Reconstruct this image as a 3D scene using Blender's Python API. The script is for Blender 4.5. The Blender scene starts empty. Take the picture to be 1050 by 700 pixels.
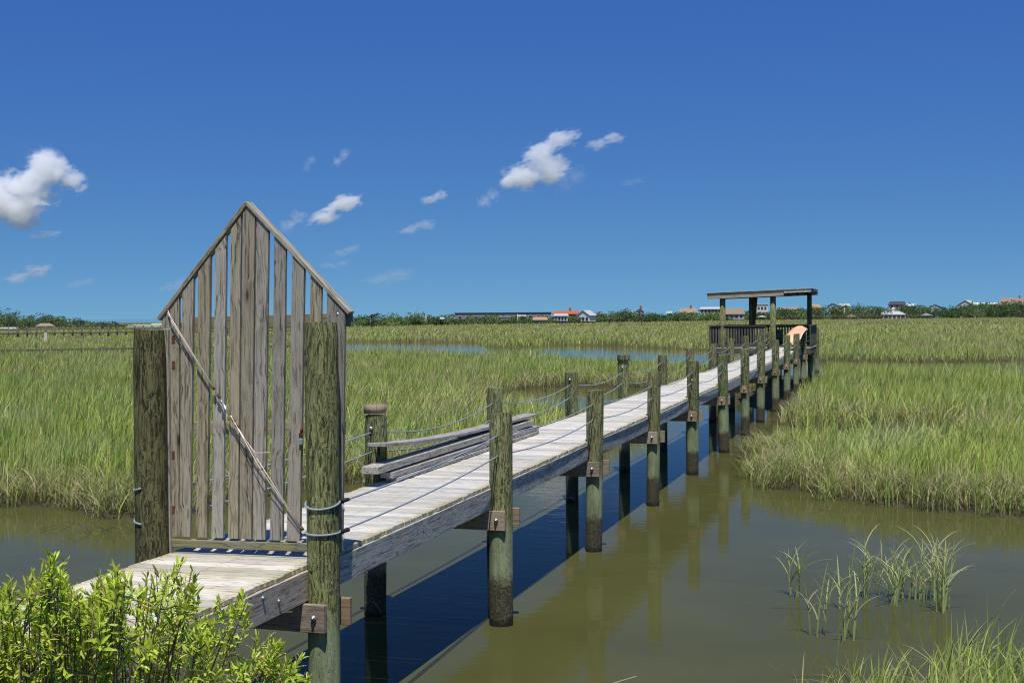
import bpy, bmesh, math, random
import numpy as np
from mathutils import Vector, Matrix, noise as mnoise

random.seed(7)
RNG = np.random.default_rng(11)
scene = bpy.context.scene
C = scene.collection

# ------------------------------------------------------------------ measured layout (metres; deck top at the gate is z = 0)
F_PX, CAM_Z, YAW, PITCH, ROLL = 1400.0, 1.78, 0.2781, 0.0186, 0.0068
WATER_Z = -1.44
XR, XL = -4.02, -5.47                 # piling rows
Y0R, Y0L, SPAN = 9.08, 9.17, 4.58     # gate pilings and bay length
DK_L, DK_R = -5.36, -4.13             # deck edges
def deck_z(y): return 0.0061 * (y - 9.08)

def bearing(px, depth):               # plan position on a line of sight, at a depth along the view axis
    a = (px - 525.0) / F_PX
    r = a * depth
    return (r * math.cos(YAW) - depth * math.sin(YAW), r * math.sin(YAW) + depth * math.cos(YAW))
def horizon(px): return 324.0 - (px - 525.0) * ROLL
def level(px, py, depth): return CAM_Z - (py - horizon(px)) * depth / F_PX

# ------------------------------------------------------------------ node helpers
def new_mat(name):
    m = bpy.data.materials.new(name); m.use_nodes = True
    nt = m.node_tree; nt.nodes.clear()
    out = nt.nodes.new('ShaderNodeOutputMaterial')
    return m, nt, out
class N:
    def __init__(s, nt): s.nt = nt
    def add(s, t, **k):
        n = s.nt.nodes.new(t)
        for a, b in k.items(): setattr(n, a, b)
        return n
    def link(s, a, b): s.nt.links.new(a, b)
    def put(s, sock, v):
        if isinstance(v, bpy.types.NodeSocket): s.link(v, sock)
        elif v is not None: sock.default_value = v
    def attr(s, name, typ='GEOMETRY'):
        return s.add('ShaderNodeAttribute', attribute_name=name, attribute_type=typ)
    def math(s, op, a, b=None, c=None, clamp=False):
        n = s.add('ShaderNodeMath', operation=op, use_clamp=clamp)
        s.put(n.inputs[0], a); s.put(n.inputs[1], b); s.put(n.inputs[2], c)
        return n.outputs[0]
    def vmath(s, op, a, b=None):
        n = s.add('ShaderNodeVectorMath', operation=op)
        s.put(n.inputs[0], a); s.put(n.inputs[1], b)
        return n.outputs[0]
    def noise(s, vec, scale, detail=4, rough=.55, dist=0):
        n = s.add('ShaderNodeTexNoise'); s.put(n.inputs['Vector'], vec)
        n.inputs['Scale'].default_value = scale; n.inputs['Detail'].default_value = detail
        n.inputs['Roughness'].default_value = rough; n.inputs['Distortion'].default_value = dist
        return n.outputs['Fac']
    def ramp(s, fac, stops, interp='LINEAR'):
        n = s.add('ShaderNodeValToRGB'); s.put(n.inputs[0], fac)
        cr = n.color_ramp; cr.interpolation = interp
        while len(cr.elements) < len(stops): cr.elements.new(.5)
        for e, (p, c) in zip(cr.elements, stops):
            e.position = p; e.color = c if len(c) == 4 else (*c, 1)
        return n.outputs[0]
    def mix(s, fac, a, b, blend='MIX'):
        n = s.add('ShaderNodeMix', data_type='RGBA', blend_type=blend)
        s.put(n.inputs[0], fac); s.put(n.inputs[6], a if not isinstance(a, tuple) else (*a[:3], 1)); s.put(n.inputs[7], b if not isinstance(b, tuple) else (*b[:3], 1))
        return n.outputs[2]
    def maprange(s, v, a, b, c=0, d=1):
        n = s.add('ShaderNodeMapRange'); s.put(n.inputs[0], v)
        for i, x in enumerate((a, b, c, d)): n.inputs[i + 1].default_value = x
        return n.outputs[0]
    def bump(s, h, strength, dist=.01):
        n = s.add('ShaderNodeBump'); n.inputs['Strength'].default_value = strength; n.inputs['Distance'].default_value = dist
        s.put(n.inputs['Height'], h)
        return n.outputs[0]
    def bsdf(s, out, color, rough=.8, normal=None, spec=.3, metal=0):
        b = s.add('ShaderNodeBsdfPrincipled')
        s.put(b.inputs['Base Color'], color if not isinstance(color, tuple) else (*color[:3], 1)); s.put(b.inputs['Roughness'], rough)
        b.inputs['Specular IOR Level'].default_value = spec; b.inputs['Metallic'].default_value = metal
        if normal is not None: s.link(normal, b.inputs['Normal'])
        s.link(b.outputs[0], out.inputs[0])
        return b

def wood(name, light, mid, dark, moss=None, moss_amt=0., knots=True, edge=None):
    """weathered timber; 'gp' is the board's own frame (x along the grain) and 'rnd' one number per board"""
    m, nt, out = new_mat(name); n = N(nt)
    gp = n.attr('gp').outputs['Vector']; rnd = n.attr('rnd').outputs['Fac']
    off = n.add('ShaderNodeCombineXYZ'); n.put(off.inputs[0], n.math('MULTIPLY', rnd, 37.)); n.put(off.inputs[1], n.math('MULTIPLY', rnd, 11.)); n.put(off.inputs[2], n.math('MULTIPLY', rnd, 23.))
    p = n.vmath('ADD', gp, off.outputs[0])
    warp = n.noise(p, 2.2, 2)
    pw = n.vmath('ADD', p, n.vmath('MULTIPLY', n.vmath('SUBTRACT', n.add('ShaderNodeTexNoise').outputs['Color'], (.5, .5, .5)), (0, 0, 0)))
    pg = n.vmath('MULTIPLY', p, (1.6, 62., 62.))
    w2 = n.add('ShaderNodeCombineXYZ'); n.put(w2.inputs[1], n.math('MULTIPLY', warp, 9.)); n.put(w2.inputs[2], n.math('MULTIPLY', warp, 7.))
    g = n.noise(n.vmath('ADD', pg, w2.outputs[0]), 1.0, 6, .7)
    fine = n.noise(n.vmath('MULTIPLY', p, (4., 170., 170.)), 1.0, 3, .6)
    blot = n.noise(n.vmath('MULTIPLY', p, (1.6, 4., 4.)), 1.0, 4, .6)
    col = n.ramp(g, [(.36, dark), (.45, mid), (.56, light), (.68, mid), (.78, dark)])
    col = n.mix(n.maprange(fine, .46, .32, 0, .7), col, dark)
    col = n.mix(n.maprange(blot, .40, .72, .0, .35), col, mid)
    v = n.maprange(rnd, 0, 1, .74, 1.16)
    hsv = n.add('ShaderNodeHueSaturation'); n.put(hsv.inputs['Value'], v); n.put(hsv.inputs['Color'], col)
    n.put(hsv.inputs['Saturation'], n.maprange(n.math('FRACT', n.math('MULTIPLY', rnd, 7.3)), 0, 1, .65, 1.25))
    col = hsv.outputs[0]
    hgt = n.math('ADD', n.math('MULTIPLY', g, .7), n.math('MULTIPLY', fine, .3))
    if knots:
        vo = n.add('ShaderNodeTexVoronoi', feature='F1'); n.put(vo.inputs['Vector'], n.vmath('MULTIPLY', p, (2.1, 7., 0.))); vo.inputs['Scale'].default_value = 1.
        k = n.maprange(vo.outputs['Distance'], .13, .05, 0, 1)
        gate_ = n.math('GREATER_THAN', n.add('ShaderNodeSeparateColor').outputs[0], .55)
        sc = n.add('ShaderNodeSeparateColor'); n.put(sc.inputs[0], vo.outputs['Color'])
        k = n.math('MULTIPLY', k, n.math('GREATER_THAN', sc.outputs[0], .55))
        col = n.mix(n.math('MULTIPLY', k, .85), col, tuple(x * .35 for x in dark))
        ring = n.maprange(vo.outputs['Distance'], .3, .12, 0, .35)
        col = n.mix(n.math('MULTIPLY', ring, n.math('GREATER_THAN', sc.outputs[0], .55)), col, dark)
    if moss is not None:
        mm = n.noise(n.vmath('MULTIPLY', p, (1., 3., 3.)), 2.6, 6, .7)
        fac = n.maprange(mm, .62 - moss_amt * .3, .74 - moss_amt * .2, 0, .85)
        if edge is not None:          # lichen keeps to the board ends
            e = n.maprange(n.math('ABSOLUTE', n.attr('gp').outputs['Vector']), 0, 1)
            sx = n.add('ShaderNodeSeparateXYZ'); n.put(sx.inputs[0], gp)
            e = n.maprange(n.math('ABSOLUTE', sx.outputs[0]), edge - .10, edge, 0, 1)
            m2 = n.noise(p, 22., 3)
            fac = n.math('MAXIMUM', n.math('MULTIPLY', fac, .4), n.math('MULTIPLY', e, n.maprange(m2, .42, .58, 0, .9)))
        col = n.mix(fac, col, moss)
    if edge is not None:              # rusty nail heads, two to a board over each beam
        sn = n.add('ShaderNodeSeparateXYZ'); n.put(sn.inputs[0], gp)
        ax_ = n.math('ABSOLUTE', sn.outputs[0]); ex = n.math('MINIMUM', n.math('ABSOLUTE', n.math('SUBTRACT', ax_, .585)), ax_); ey = n.math('ABSOLUTE', n.math('SUBTRACT', n.math('ABSOLUTE', sn.outputs[1]), .038))
        rd = n.math('SQRT', n.math('ADD', n.math('POWER', ex, 2.), n.math('POWER', ey, 2.)))
        st_ = n.math('SQRT', n.math('ADD', n.math('POWER', n.math('MULTIPLY', ex, .22), 2.), n.math('POWER', ey, 2.)))
        col = n.mix(n.maprange(st_, .012, .003, 0, .45), col, (.16, .10, .06))
        col = n.mix(n.maprange(rd, .0075, .005, 0, .9), col, (.05, .03, .02))
        dirt = n.noise(n.vmath('MULTIPLY', p, (3., 9., 9.)), 1., 5, .7)
        col = n.mix(n.maprange(dirt, .58, .74, 0, .55), col, dark)
    n.bsdf(out, col, .88, n.bump(hgt, .55, .004), .2)
    return m

def flat(name, col, rough=.7, var=.25, scale=6., bump=.2, metal=0, spec=.3):
    m, nt, out = new_mat(name); n = N(nt)
    tc = n.add('ShaderNodeTexCoord').outputs['Object']
    f = n.noise(tc, scale, 5, .65)
    c = n.ramp(f, [(.25, tuple(x * (1 - var) for x in col)), (.75, tuple(min(1, x * (1 + var)) for x in col))])
    n.bsdf(out, c, rough, n.bump(f, bump, .01), spec, metal)
    return m

def piling_mat(name='treated_piling', tone=(1., 1., 1.)):
    m, nt, out = new_mat(name); n = N(nt)
    tc = n.add('ShaderNodeTexCoord').outputs['Object']
    rnd = n.add('ShaderNodeObjectInfo').outputs['Random']
    off = n.add('ShaderNodeCombineXYZ')
    for i, k in enumerate((31., 17., 53.)): n.put(off.inputs[i], n.math('MULTIPLY', rnd, k))
    p = n.vmath('ADD', tc, off.outputs[0])
    warp = n.noise(p, 3., 3)
    w2 = n.add('ShaderNodeCombineXYZ'); n.put(w2.inputs[0], n.math('MULTIPLY', warp, 8.)); n.put(w2.inputs[1], n.math('MULTIPLY', warp, 7.))
    g = n.noise(n.vmath('ADD', n.vmath('MULTIPLY', p, (58., 58., 3.4)), w2.outputs[0]), 1., 6, .7)
    blot = n.noise(p, 5., 5, .65)
    fleck = n.noise(n.vmath('MULTIPLY', p, (60., 60., 9.)), 1., 3, .6)
    col = n.ramp(g, [(.37, (.022, .024, .012)), (.45, (.10, .105, .048)), (.55, (.30, .305, .155)), (.66, (.16, .165, .08)), (.76, (.04, .042, .02))])
    col = n.mix(n.maprange(blot, .42, .66, 0, .55), col, (.15, .13, .07))
    col = n.mix(n.maprange(fleck, .45, .32, 0, .85), col, (.03, .035, .02))
    ck = n.noise(n.vmath('ADD', n.vmath('MULTIPLY', p, (24., 24., 1.1)), w2.outputs[0]), 1., 3, .6)
    crack = n.maprange(n.math('ABSOLUTE', n.math('SUBTRACT', ck, .5)), .004, .020, 1, 0)
    col = n.mix(n.math('MULTIPLY', crack, .85), col, (.012, .012, .008))
    hv = n.add('ShaderNodeHueSaturation'); n.put(hv.inputs['Color'], col); n.put(hv.inputs['Value'], n.maprange(rnd, 0, 1, .8, 1.12)); n.put(hv.inputs['Hue'], n.maprange(n.math('FRACT', n.math('MULTIPLY', rnd, 5.7)), 0, 1, .485, .53))
    col = n.mix(1., hv.outputs[0], tone, 'MULTIPLY')
    gz = n.add('ShaderNodeSeparateXYZ'); n.put(gz.inputs[0], n.add('ShaderNodeNewGeometry').outputs['Position'])
    z = n.math('ADD', gz.outputs[2], n.math('MULTIPLY', n.math('SUBTRACT', n.noise(p, 9., 4, .7), .5), .34))
    green = n.ramp(n.noise(n.vmath('MULTIPLY', p, (14., 14., 2.5)), 1., 4, .6), [(.3, (.15, .18, .095)), (.55, (.26, .305, .17)), (.75, (.33, .365, .225))])
    col = n.mix(n.maprange(z, -.32, -.52, 0, .95), col, green)
    vo = n.add('ShaderNodeTexVoronoi'); n.put(vo.inputs['Vector'], p); vo.inputs['Scale'].default_value = 85.
    shell = n.noise(p, 55., 4, .7)
    mud = n.ramp(shell, [(.34, (.022, .02, .013)), (.52, (.085, .075, .045)), (.72, (.20, .185, .125))])
    mudf = n.maprange(z, -.90, -1.02, 0, 1)
    col = n.mix(mudf, col, mud)
    col = n.mix(n.maprange(z, -1.33, -1.40, 0, .85), col, (.012, .012, .008))
    h = n.math('ADD', n.math('MULTIPLY', g, .8), n.math('MULTIPLY', n.math('MULTIPLY', shell, mudf), 2.))
    h = n.math('SUBTRACT', h, n.math('MULTIPLY', crack, .8))
    n.bsdf(out, col, .85, n.bump(h, .7, .008), .25)
    return m

# ------------------------------------------------------------------ mesh helpers
def np_mesh(name, V, tris=None, quads=None, point_attrs=None, smooth=False):
    me = bpy.data.meshes.new(name)
    V = np.asarray(V, np.float32)
    me.vertices.add(len(V)); me.vertices.foreach_set('co', V.ravel())
    idx, tot = [], []
    if quads is not None and len(quads): idx.append(np.asarray(quads, np.int32).ravel()); tot.append(np.full(len(quads), 4, np.int32))
    if tris is not None and len(tris): idx.append(np.asarray(tris, np.int32).ravel()); tot.append(np.full(len(tris), 3, np.int32))
    idx = np.concatenate(idx); tot = np.concatenate(tot)
    me.loops.add(len(idx)); me.loops.foreach_set('vertex_index', idx)
    me.polygons.add(len(tot)); st = np.concatenate([[0], np.cumsum(tot)[:-1]]).astype(np.int32)
    me.polygons.foreach_set('loop_start', st)
    try: me.polygons.foreach_set('loop_total', tot)
    except Exception: pass
    if smooth: me.polygons.foreach_set('use_smooth', np.ones(len(tot), bool))
    me.update(calc_edges=True)
    for an, (typ, arr) in (point_attrs or {}).items():
        a = me.attributes.new(an, typ, 'POINT')
        arr = np.asarray(arr, np.float32)
        a.data.foreach_set({'FLOAT': 'value', 'FLOAT_VECTOR': 'vector', 'FLOAT_COLOR': 'color'}[typ], arr.ravel())
    return me

class MB:
    """collects boards, tubes and lathes into ONE mesh"""
    def __init__(s): s.V, s.F, s.gp, s.rn, s.sm = [], [], [], [], []
    def _add(s, vs, fs, gp, rnd, smooth=False):
        b = len(s.V); s.V += [tuple(v) for v in vs]; s.gp += [tuple(g) for g in gp]; s.rn += [rnd] * len(vs)
        for f in fs: s.F.append([b + i for i in f]); s.sm.append(smooth)
    def box(s, c, size, M=None, ch=.004, along=0, rnd=None):
        rnd = random.random() if rnd is None else rnd
        h = [x / 2 for x in size]; ch = min(ch, min(h) * .45)
        vs, ids = [], {}
        for sx in (-1, 1):
            for sy in (-1, 1):
                for sz in (-1, 1):
                    sg = (sx, sy, sz)
                    for a in range(3):
                        ids[(sg, a)] = len(vs)
                        vs.append(Vector([sg[k] * (h[k] - (0 if k == a else ch)) for k in range(3)]))
        fs = []
        for a in range(3):
            b, c2 = [k for k in range(3) if k != a]
            for sa in (-1, 1):
                q = []
                for sb, sc in ((-1, -1), (1, -1), (1, 1), (-1, 1)):
                    g = [0, 0, 0]; g[a] = sa; g[b] = sb; g[c2] = sc; q.append(ids[(tuple(g), a)])
                fs.append(q)
        for a in range(3):
            for b in range(a + 1, 3):
                c2 = 3 - a - b
                for sa in (-1, 1):
                    for sb in (-1, 1):
                        g0 = [0, 0, 0]; g0[a] = sa; g0[b] = sb; g0[c2] = -1; g1 = list(g0); g1[c2] = 1
                        g0, g1 = tuple(g0), tuple(g1)
                        fs.append([ids[(g0, a)], ids[(g1, a)], ids[(g1, b)], ids[(g0, b)]])
        for sx in (-1, 1):
            for sy in (-1, 1):
                for sz in (-1, 1):
                    g = (sx, sy, sz); fs.append([ids[(g, 0)], ids[(g, 1)], ids[(g, 2)]])
        out = []
        for f in fs:
            nrm = (vs[f[1]] - vs[f[0]]).cross(vs[f[2]] - vs[f[0]]); cen = sum((vs[i] for i in f), Vector()) / len(f)
            out.append(f if nrm.dot(cen) > 0 else f[::-1])
        perm = [along] + [k for k in range(3) if k != along]
        gp = [(v[perm[0]], v[perm[1]], v[perm[2]]) for v in vs]
        c = Vector(c)
        if M is not None: vs = [M @ v for v in vs]
        s._add([v + c for v in vs], out, gp, rnd)
    def plank(s, a, b, w, t, up=(0, 0, 1), ch=.004, rnd=None):
        """board from a to b, width w sideways, thickness t along up"""
        a, b = Vector(a), Vector(b); d = (b - a); L = d.length; x = d.normalized()
        y = Vector(up).cross(x).normalized(); z = x.cross(y)
        s.box((a + b) / 2, (L, w, t), Matrix((x, y, z)).transposed(), ch, 0, rnd)
    def tube(s, pts, r, n=8, cap=True, rnd=None, taper=None):
        rnd = random.random() if rnd is None else rnd
        pts = [Vector(p) for p in pts]; vs, fs, gp = [], [], []
        ref = Vector((0, 0, 1)); L = 0; prevu = None
        for i, p in enumerate(pts):
            d = (pts[min(i + 1, len(pts) - 1)] - pts[max(i - 1, 0)]).normalized()
            if prevu is None:
                if abs(d.dot(ref)) > .9: ref = Vector((1, 0, 0))
                u = d.cross(ref).normalized()
            else: u = (prevu - d * prevu.dot(d)).normalized()
            prevu = u; v = d.cross(u)
            if i: L += (p - pts[i - 1]).length
            rr = r if taper is None else r * (1 + (taper - 1) * i / (len(pts) - 1))
            for k in range(n):
                an = 2 * math.pi * k / n; q = u * math.cos(an) * rr + v * math.sin(an) * rr
                vs.append(p + q); gp.append((L, q.length * math.cos(an), q.length * math.sin(an)))
        for i in range(len(pts) - 1):
            for k in range(n):
                k2 = (k + 1) % n; fs.append([i * n + k, i * n + k2, (i + 1) * n + k2, (i + 1) * n + k])
        if cap: fs.append(list(range(n))[::-1]); fs.append([(len(pts) - 1) * n + k for k in range(n)])
        s._add(vs, fs, gp, rnd, True)
    def poly(s, vs, fs, rnd=None, smooth=False):
        rnd = random.random() if rnd is None else rnd
        s._add(vs, fs, vs, rnd, smooth)
    def prism(s, pts, y0, y1, rnd=None):
        """outline in the x-z plane given as (x, z), extruded from y0 to y1"""
        n = len(pts); vs = [(x, y0, z) for x, z in pts] + [(x, y1, z) for x, z in pts]
        fs = [list(range(n)), list(range(n, 2 * n))[::-1]] + [[i, i + n, (i + 1) % n + n, (i + 1) % n] for i in range(n)]
        rnd = random.random() if rnd is None else rnd
        cx = sum(p[0] for p in pts) / n
        s._add(vs, fs, [(v[2], v[0] - cx, v[1]) for v in vs], rnd)
    def mesh(s, name, origin=(0, 0, 0)):
        o = Vector(origin); me = bpy.data.meshes.new(name)
        me.from_pydata([tuple(Vector(v) - o) for v in s.V], [], s.F)
        me.polygons.foreach_set('use_smooth', s.sm)
        a = me.attributes.new('gp', 'FLOAT_VECTOR', 'POINT'); a.data.foreach_set('vector', np.array(s.gp, np.float32).ravel())
        a = me.attributes.new('rnd', 'FLOAT', 'POINT'); a.data.foreach_set('value', np.array(s.rn, np.float32))
        me.update(); bm = bmesh.new(); bm.from_mesh(me); bmesh.ops.recalc_face_normals(bm, faces=bm.faces); bm.to_mesh(me); bm.free()
        return me

def tag(o, label=None, cat=None, group=None, kind=None):
    if label: o['label'] = label
    if cat: o['category'] = cat
    if group: o['group'] = group
    if kind: o['kind'] = kind
    return o
def thing(name, loc, label, cat, group=None, rz=0):
    o = bpy.data.objects.new(name, None); C.objects.link(o); o.location = loc; o.rotation_euler = (0, 0, rz); o.empty_display_size = .2
    return tag(o, label, cat, group)
def root_loc(o):
    p = Vector((0, 0, 0))
    while o is not None: p += o.location; o = o.parent
    return p
def part(name, mb, mat, parent, label=None):
    """a part given in world coordinates under an unrotated thing"""
    me = mb.mesh(name, root_loc(parent)); me.materials.append(mat)
    o = bpy.data.objects.new(name, me); C.objects.link(o); o.parent = parent
    if label: o['label'] = label
    return o
def lpart(name, mb, mat, parent):
    """a part given in its parent's own coordinates"""
    me = mb.mesh(name); me.materials.append(mat)
    o = bpy.data.objects.new(name, me); C.objects.link(o); o.parent = parent
    return o
def solo(name, mb, mat, label, cat, loc, group=None):
    me = mb.mesh(name, loc); me.materials.append(mat)
    o = bpy.data.objects.new(name, me); C.objects.link(o); o.location = loc
    return tag(o, label, cat, group)
def meshobj(name, me, mat, parent=None):
    me.materials.append(mat); o = bpy.data.objects.new(name, me); C.objects.link(o); o.parent = parent
    return o
def copy_tree(o, parent=None):
    c = o.copy(); C.objects.link(c); c.parent = parent
    for ch in [x for x in list(C.objects) if x.parent == o]: copy_tree(ch, c)
    return c

# ------------------------------------------------------------------ materials
M = {}
M['deck'] = wood('deck_wood', (.66, .63, .55), (.53, .505, .435), (.21, .19, .145), (.40, .36, .12), .0, True, edge=.615)
M['ramp'] = wood('ramp_wood', (.68, .64, .52), (.55, .51, .40), (.23, .20, .135), (.40, .36, .13), .0, True, edge=.615)
M['stringer'] = wood('stringer_wood', (.60, .60, .55), (.38, .38, .345), (.07, .07, .062), (.20, .19, .11), .15)
M['stringer_tan'] = wood('stringer_tan_wood', (.50, .42, .31), (.36, .29, .20), (.13, .09, .055))
M['beam'] = wood('beam_wood', (.40, .31, .21), (.30, .22, .145), (.13, .09, .06))
M['gate'] = wood('gate_wood', (.42, .38, .285), (.27, .24, .172), (.055, .043, .029), (.24, .245, .13), .12)
M['rail'] = wood('gate_rail_wood', (.34, .31, .17), (.25, .225, .12), (.12, .10, .055), (.26, .25, .08), .3)
M['plank'] = wood('old_plank_wood', (.50, .48, .42), (.33, .315, .27), (.06, .056, .05), (.33, .31, .10), .02)
M['shelter'] = wood('shelter_wood', (.60, .56, .43), (.44, .41, .31), (.15, .14, .10), (.2, .2, .1), .2)
M['shelter_dark'] = wood('dark_rail_wood', (.17, .155, .12), (.11, .10, .08), (.04, .037, .03))
M['piling'] = piling_mat(tone=(1.08, 1.10, .95)); M['piling_brown'] = piling_mat('brown_piling', (.62, .60, .50)); M['piling_green'] = piling_mat('mossy_piling', (1.0, 1.04, .82))
M['rope'] = flat('pale_rope', (.27, .32, .36), .6, .15, 60)
M['rope_white'] = flat('white_cable', (.72, .62, .55), .5, .12, 60)
M['rust'] = flat('rusty_iron', (.13, .055, .03), .8, .5, 40)
M['steel'] = flat('galvanised_steel', (.50, .52, .54), .38, .15, 60, .1, .8)
M['black'] = flat('black_knot', (.02, .022, .025), .7)
M['canoe'] = flat('peach_canoe', (.86, .48, .28), .45, .06, 3)
M['canoe_in'] = flat('maroon_canoe_inside', (.16, .05, .03), .7, .2)

# ------------------------------------------------------------------ water and land
def P(*a): return np.array(a, float)
CREEK = P((-60, 24), (-30, 21.5), (-20, 20.6), (-14.9, 20.1), (-13.4, 20.3), (-12.0, 19.5), (-11.2, 21.2), (-9.9, 25), (-8.4, 29), (-7.4, 33), (-7.0, 37.5),
          (-9.5, 39), (-13, 44), (-16.5, 52), (-16.2, 59), (-13.5, 60.5), (-10, 59.5), (-7.2, 57), (-6.3, 52), (-5.2, 49), (-3.6, 46), (-3.4, 40.5),
          (-2.6, 39), (-.5, 40), (1.5, 39.6), (1.6, 36.), (.3, 33.0), (-1.4, 31.6), (-2.9, 31.9), (-3.05, 31.0), (-2.75, 28), (-2.35, 25.8), (-1.3, 24.3), (-.2, 23.4), (1.9, 23.15), (8, 22.4), (30, 19), (60, 17),
          (60, 15), (30, 14.4), (12, 13.6), (3, 12.5), (.9, 11.7), (-.7, 10.8), (-1.6, 9.6), (-2.6, 8.2), (-4.5, 6.8), (-6.2, 6.3), (-9, 7), (-30, 9), (-60, 12))
def bl(*pts): return np.array([bearing(p, d) for p, d in pts])
POND = bl((330, 110), (380, 107), (450, 103), (560, 89), (650, 80), (700, 76), (745, 71), (775, 72), (800, 71), (840, 69), (930, 68), (1050, 68), (1200, 67),
          (1200, 90), (1050, 89.5), (930, 90), (840, 93), (790, 100), (750, 118), (720, 124), (690, 130), (640, 140), (600, 147), (563, 152), (560, 149), (553, 142), (522, 139), (503, 142), (496, 154), (489, 166), (450, 170), (365, 176), (330, 172))
POLYS = [CREEK, POND]
def sdist(x, y):
    """signed distance to the water's edge: positive on land"""
    x = np.asarray(x, float); y = np.asarray(y, float)
    nx = x + .5 * np.sin(y * 1.7 + 1.3 * np.sin(x * 2.1)) * .5 + .16 * np.sin(x * 5.1 + y * 4.3)
    ny = y + .5 * np.sin(x * 1.9 + 1.1 * np.sin(y * 1.3)) * .5 + .16 * np.sin(y * 6.1 - x * 3.7)
    best = np.full(x.shape, 1e9)
    for poly in POLYS:
        d2 = np.full(x.shape, 1e18); ins = np.zeros(x.shape, bool)
        for (ax, ay), (bx, by) in zip(poly, np.roll(poly, -1, 0)):
            ex, ey = bx - ax, by - ay; t = np.clip(((nx - ax) * ex + (ny - ay) * ey) / (ex * ex + ey * ey), 0, 1)
            d2 = np.minimum(d2, (nx - ax - t * ex) ** 2 + (ny - ay - t * ey) ** 2)
            cond = ((ay > ny) != (by > ny)) & (nx < ex * (ny - ay) / (ey if ey else 1e-9) + ax); ins ^= cond
        d = np.sqrt(d2); d = np.where(ins, -d, d); best = np.minimum(best, d)
    return best
def ground_z(x, y, sd=None):
    sd = sdist(x, y) if sd is None else sd
    z = WATER_Z + np.clip(sd * .3, -.7, .10)
    r = np.hypot(x + 1.0, (y + .5) * .95)
    shore = np.clip((9.5 - r) / 6.0, 0, 1); shore = shore * shore * (3 - 2 * shore)
    z = z + shore * 1.25 * (np.clip(sd, 0, 1))
    z = z - np.clip((np.hypot(x, y) - 1150) / 150, 0, 1) * 2.5
    return z + .02 * np.sin(x * 3.1) * np.sin(y * 2.7)

def build_ground():
    ang = np.concatenate([np.linspace(-180, -40, 40, endpoint=False), np.linspace(-40, 36, 420, endpoint=False), np.linspace(36, 180, 40, endpoint=False)])
    ang = np.radians(ang) - 0.0
    rad = np.concatenate([np.linspace(.3, 60, 230, endpoint=False), np.geomspace(60, 260, 110, endpoint=False), np.geomspace(260, 9000, 40)])
    A, R = np.meshgrid(ang - YAW * 0 , rad)
    th = A + YAW * 0
    X = np.sin(th - YAW) * R; Y = np.cos(th - YAW) * R
    Z = ground_z(X, Y)
    V = np.stack([X, Y, Z], -1).reshape(-1, 3)
    na, nr = len(ang), len(rad)
    i = np.arange(nr - 1)[:, None] * na; j = np.arange(na)[None, :]; j2 = (j + 1) % na
    Q = np.stack([i + j, i + na + j, i + na + j2, i + j2], -1).reshape(-1, 4)[:, ::-1]
    V = np.vstack([V, [[0, 0, float(ground_z(np.array(0.), np.array(0.)))]]])
    c = len(V) - 1
    T = np.array([[c, (k + 1) % na, k] for k in range(na)])
    return np_mesh('ground', V, T, Q, smooth=True)

m, nt, out = new_mat('marsh_mud'); n = N(nt)
pos = n.add('ShaderNodeNewGeometry').outputs['Position']
sz = n.add('ShaderNodeSeparateXYZ'); n.put(sz.inputs[0], pos)
big = n.noise(pos, .05, 5, .6); mid_ = n.noise(pos, 1.3, 6, .7); fine_ = n.noise(pos, 14., 4, .7)
wet = n.ramp(mid_, [(.3, (.035, .03, .018)), (.6, (.075, .062, .036)), (.8, (.12, .105, .06))])
gr = n.ramp(big, [(.3, (.085, .095, .032)), (.5, (.13, .125, .045)), (.7, (.17, .145, .06))])
dist = n.vmath('LENGTH', pos)
vl = n.add('ShaderNodeVectorMath', operation='LENGTH'); n.put(vl.inputs[0], pos)
col = n.mix(n.maprange(vl.outputs['Value'], 90, 220, 0, 1), wet, gr)
n.bsdf(out, col, .9, n.bump(n.math('ADD', mid_, n.math('MULTIPLY', fine_, .4)), .6, .05), .2)
g = meshobj('ground', build_ground(), m); tag(g, kind='structure')

def water_mat():
    m, nt, out = new_mat('creek_water'); n = N(nt)
    pos = n.add('ShaderNodeNewGeometry').outputs['Position']
    silt = n.noise(pos, .35, 4, .6)
    col = n.ramp(silt, [(.3, (.063, .066, .020)), (.7, (.083, .083, .027))])
    p2 = n.vmath('MULTIPLY', pos, (1.0, 2.2, 1.))
    w1 = n.noise(p2, 1.6, 2, .5); w2 = n.noise(p2, 6.5, 3, .55, .4)
    patch = n.maprange(n.noise(pos, .22, 2), .40, .66, .25, 1.)
    h = n.math('ADD', n.math('MULTIPLY', w1, .55), n.math('MULTIPLY', n.math('MULTIPLY', w2, patch), .16))
    b = n.bsdf(out, col, .035, n.bump(h, .08, .08), .08)
    b.inputs['IOR'].default_value = 1.22
    return m
def build_water():
    s = 8500.
    xs = np.array([-s, -300, -60, -30, 0, 30, 60, 300, s]); X, Y = np.meshgrid(xs, xs)
    V = np.stack([X, Y, np.full_like(X, WATER_Z)], -1).reshape(-1, 3); k = len(xs)
    Q = [[r * k + c, r * k + c + 1, (r + 1) * k + c + 1, (r + 1) * k + c] for r in range(k - 1) for c in range(k - 1)]
    return np_mesh('water', V, None, Q)
tag(meshobj('water', build_water(), water_mat()), kind='structure')

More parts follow.
